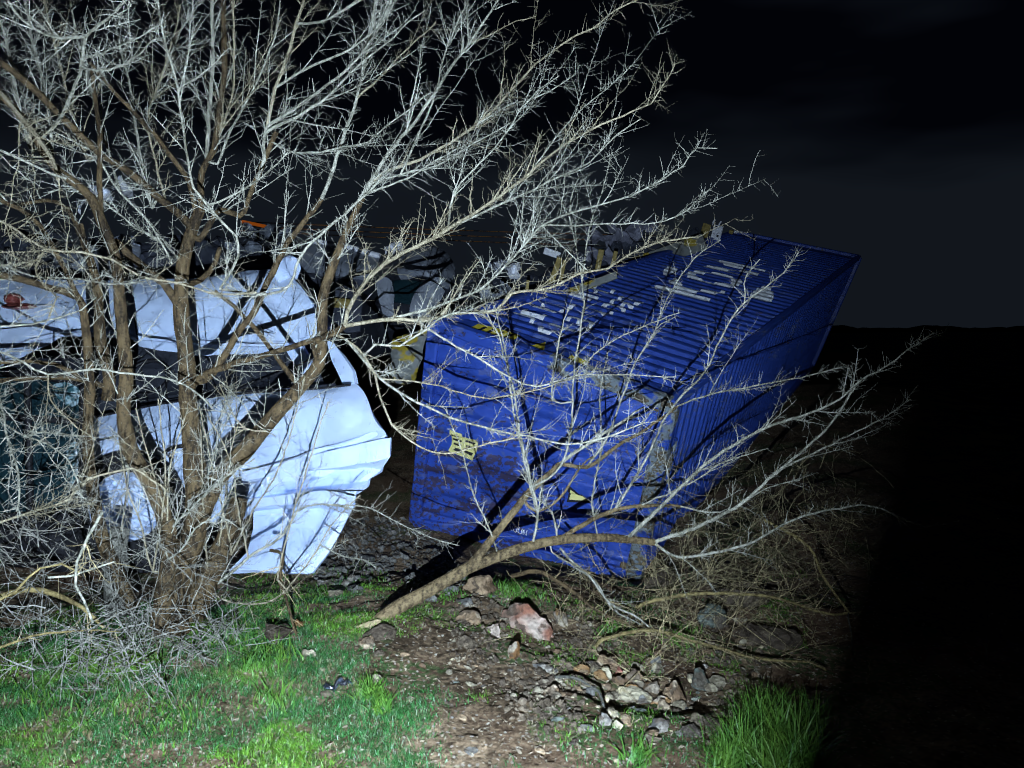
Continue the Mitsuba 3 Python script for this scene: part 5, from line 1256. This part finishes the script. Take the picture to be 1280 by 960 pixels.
# small stones nobody can tell apart
variants = [rock(300 + i, (1, 1, 0.7), 1.0, 1) for i in range(8)]
pts = np.vstack([np.c_[rng.uniform(690, 960, 110), rng.uniform(800, 930, 110)], np.c_[rng.uniform(560, 720, 40), rng.uniform(740, 860, 40)], np.c_[rng.uniform(370, 560, 34), rng.uniform(730, 900, 34)], np.c_[rng.uniform(400, 600, 40), rng.uniform(650, 730, 40)], np.c_[rng.uniform(560, 900, 30), rng.uniform(870, 955, 30)]])
gp, ok = on_ground(pts[:, 0], pts[:, 1])
for i in np.flatnonzero(ok):
    s = 0.007 + (0.042 if i < 110 else 0.028) * rng.random() ** 2.2
    v, f = variants[i % 8]
    v = Rotation.random(random_state=i).apply(v) * s * np.array([1.2, 1, 0.6]) + gp[i] + [0, 0, s * 0.05]
    kind = ('pale', 'tan', 'grey', 'tan', 'green', 'pale', 'clod')[i % 7]
    word = {'pale': 'pale', 'tan': 'tan', 'grey': 'grey', 'green': 'greenish', 'clod': 'dark earthy'}[kind]
    zone = 'in the rubble left of the long grass' if i < 110 else 'around the big red stone' if i < 150 else 'near the foot of the leaning trunk' if i < 184 else 'on the ground before the blue container' if i < 224 else 'on the bare soil at the lower edge'
    single('pebble', (v, f), 'stone_' + kind, f'small loose {word} pebble {zone}', 'stone', f'{word} pebbles {zone}', smooth=40)
# wood chip at the trunk foot, dark plastic piece
g, _ = on_ground([460], [784])
single('wood_chip', (lambda c: (c[0] * np.array([0.075, 0.035, 0.014]) @ Rotation.from_euler('xyz', (18, -14, 15), True).as_matrix().T + g[0] + [0, 0, 0.012], c[1]))(rock(9, (1, 1, 1), 1.0, 3)), 'cut_wood', 'pale freshly split wood chip at the foot of the leaning trunk', 'wood chip')
g, _ = on_ground([420], [861])
mat('plastic_navy', lambda p, n, uv: mix((0.008, 0.009, 0.012), (0.05, 0.065, 0.09), smoothstep(0.55, 0.68, fbm(p.x * 30, p.y * 30, p.z * 30, 3))), 0.35, 0.5)
v, f = rock(77, (0.095, 0.032, 0.022), 1.0, 3)
v[:, 2] += 0.018 * np.sin(v[:, 0] * 55) + 0.008 * np.sign(np.sin(v[:, 0] * 130))
single('plastic_piece', (v + g[0] + [0, 0, 0.02], f), 'plastic_navy', 'dark broken plastic piece lying in the grass', 'plastic piece', smooth=20)


# ------------------------------------------------------------------ grass and litter
def blades(base, h, lean_, w, K=4):
    M = len(base)
    a = rng.uniform(0, 2 * np.pi, M)
    out = np.stack([np.cos(a), np.sin(a), 0 * a], 1)
    side = np.stack([-np.sin(a), np.cos(a), 0 * a], 1)
    side = unit(side + 0.6 * rng.normal(size=(M, 3)) * [1, 1, 0])
    t = np.linspace(0, 1, K)
    c = base[:, None] + h[:, None, None] * (t[None, :, None] * np.array([0, 0, 1.0]) * (1 - 0.35 * lean_[:, None, None] * t[None, :, None]) + (lean_[:, None, None] * t[None, :, None] ** 1.7) * out[:, None])
    ww = w[:, None] * (1 - t ** 1.5)[None]
    l, r = c + side[:, None] * ww[..., None], c - side[:, None] * ww[..., None]
    n1 = K - 1
    v = np.concatenate([l[:, :n1], r[:, :n1], c[:, n1:]], 1).reshape(-1, 3)
    o = (np.arange(M) * (2 * n1 + 1))[:, None, None]
    f = []
    for k in range(n1 - 1):
        f += [[k, k + n1, k + n1 + 1], [k, k + n1 + 1, k + 1]]
    f.append([n1 - 1, 2 * n1 - 1, 2 * n1])
    return v, (o + np.array(f)).reshape(-1, 3)


def sow(n, dens, hfun, lfun, wfun, box):
    xx, yy = rng.uniform(box[0], box[1], n), rng.uniform(box[2], box[3], n)
    b = np.stack([xx, yy, 0 * xx], 1)
    b[:, 2] = gz(xx, yy)
    px, py, d = to_px(b)
    q = np.stack([xx, yy, 0 * xx], 1)
    keep = rng.random(n) < dens(px, py, q)
    b, q, px, py = b[keep], q[keep], px[keep], py[keep]
    h = hfun(px, py, q)
    return blades(b - [0, 0, 0.004], h, lfun(len(b)), wfun(len(b)), 3)


def ss(a, b, x):
    t = np.clip((x - a) / (b - a), 0, 1)
    return t * t * (3 - 2 * t)


def lawn(px, py, q):
    n1 = meshkit.fbm(q * 1.9 + 7, 4, 21)
    n2 = meshkit.fbm(q * 7, 3, 22)
    edge = 520 - 0.35 * (960 - py) + 160 * (n1 - 0.5) * 2
    a = ss(edge + 60, edge - 60, px) * ss(720, 790, py + 120 * (n1 - 0.5))
    return a * (0.25 + 0.75 * ss(0.38, 0.55, n2))


def sparse(px, py, q):
    n2 = meshkit.fbm(q * 3.2 + 3, 4, 33)
    return 0.6 * ss(0.55, 0.63, n2) * ss(700, 740, py) * (px < 1010)


H = lambda lo, hi: (lambda px, py, q: lo + (hi - lo) * rng.random(len(px)) * (0.5 + meshkit.fbm(q * 5, 3, 5)))
v1 = sow(300000, lawn, H(0.012, 0.050), lambda n: rng.uniform(0.2, 1.2, n), lambda n: rng.uniform(0.0011, 0.0026, n), (-3.0, 0.6, 2.4, 5.2))
v2 = sow(150000, sparse, H(0.010, 0.045), lambda n: rng.uniform(0.2, 1.2, n), lambda n: rng.uniform(0.0011, 0.0026, n), (-2.2, 2.6, 2.5, 7.5))
scene['grass'] = mikit.ply(join([v1, v2]), 'grass_blade')
labels['grass'] = {'label': 'short green grass and moss on the bank', 'category': 'grass', 'kind': 'stuff'}
tuft = []
for cx, cy, r, n, hh in ((945, 915, 26, 240, 0.19), (975, 935, 26, 260, 0.22), (925, 950, 30, 260, 0.19), (1000, 965, 30, 260, 0.22), (965, 975, 30, 240, 0.2), (905, 968, 24, 160, 0.15), (960, 895, 18, 120, 0.16), (1010, 910, 26, 160, 0.18), (640, 740, 22, 260, 0.07), (668, 745, 26, 120, 0.06), (560, 745, 24, 120, 0.06), (800, 952, 24, 90, 0.10), (770, 790, 26, 120, 0.08), (855, 800, 30, 140, 0.08),
                         (462, 872, 16, 150, 0.12), (478, 890, 12, 80, 0.10), (330, 830, 40, 220, 0.10), (300, 800, 50, 240, 0.10), (450, 720, 40, 200, 0.05), (390, 745, 40, 240, 0.06), (330, 735, 40, 240, 0.06), (60, 880, 60, 160, 0.09), (200, 900, 80, 200, 0.08), (345, 880, 30, 120, 0.09)):
    tuft.append((np.c_[cx + r * rng.normal(size=n) * 0.5, cy + r * 0.5 * rng.normal(size=n) * 0.5], np.full(n, hh)))
pq, hh = np.vstack([a for a, _ in tuft]), np.concatenate([b for _, b in tuft])
g, ok = on_ground(pq[:, 0], np.minimum(pq[:, 1], 1010))
g, hh = g[ok], hh[ok]
tuft = [blades(g, hh * rng.uniform(0.35, 1.15, len(g)), rng.uniform(0.15, 1.15, len(g)), rng.uniform(0.0020, 0.0052, len(g)), 5)]
scene['long_grass'] = mikit.ply(join(tuft), 'long_blade')
labels['long_grass'] = {'label': 'longer green grass in tufts at the edge of the dark and among the stones', 'category': 'grass', 'kind': 'stuff'}
# fallen leaves and splinters
n = 9000
pq = np.c_[rng.uniform(-20, 1050, n), rng.uniform(690, 1000, n)]
g, ok = on_ground(pq[:, 0], pq[:, 1])
g = g[ok]
M = len(g)
e1 = unit(rng.normal(size=(M, 3)) * [1, 1, 0.35]); e2 = unit(np.cross(e1, unit(rng.normal(size=(M, 3)) * 0.35 + [0, 0, 1])))
ll, wl = (0.003 + 0.016 * rng.random(M) ** 2.5)[:, None], (0.0012 + 0.005 * rng.random(M) ** 2)[:, None]
up3 = np.array([0, 0, 0.008])
vl = np.stack([g - e1 * ll + up3, g + e2 * wl + up3 * 0.6, g + e1 * ll + up3 * 1.1, g - e2 * wl + up3 * 1.3], 1).reshape(-1, 3)
o = (np.arange(M) * 4)[:, None]
scene['leaf_litter'] = mikit.ply((vl, np.vstack([o + [0, 1, 2], o + [0, 2, 3]])), 'litter')
labels['leaf_litter'] = {'label': 'dry leaf scraps and wood splinters strewn over soil and grass', 'category': 'leaf litter', 'kind': 'stuff'}

# gravel too fine to pick apart
variants = [trimesh.creation.icosphere(0).vertices * np.array([1.2, 1, 0.6]) * (1 + 0.25 * np.random.default_rng(k).normal(size=(12, 1))) for k in range(12)]
icof = trimesh.creation.icosphere(0).faces
for nm, m, label, n, boxes in (('gravel', 'stone_grey', 'grey gravel strewn on the ground between cab and container', 2600, [(360, 600, 648, 745)]), ('gravel_001', 'stone_soil', 'sandy gravel and crumbs among the stones of the bank', 2600, [(660, 960, 775, 930), (560, 740, 740, 900)])):
    vs = []
    for b in boxes:
        pq = np.c_[rng.uniform(b[0], b[1], n // len(boxes)), rng.uniform(b[2], b[3], n // len(boxes))]
        keep = meshkit.fbm(np.c_[pq * 0.02, 0 * pq[:, :1]], 3, 4) > 0.46
        g, ok = on_ground(pq[keep, 0], pq[keep, 1])
        vs.append(g[ok])
    g = np.vstack(vs)
    sz = (0.005 + 0.020 * rng.random(len(g)) ** 3) * (1.7 if nm == 'gravel' else 1.0)
    R = Rotation.random(len(g), random_state=3).as_matrix()
    V = np.array(variants)[rng.integers(0, 12, len(g))]
    V = np.einsum('nij,nkj->nki', R, V) * sz[:, None, None] + g[:, None] + np.array([0, 0, 0.003])
    scene[nm] = mikit.ply((V.reshape(-1, 3), (np.arange(len(g))[:, None, None] * 12 + icof).reshape(-1, 3)), m)
    labels[nm] = {'label': label, 'category': 'gravel', 'kind': 'stuff'}
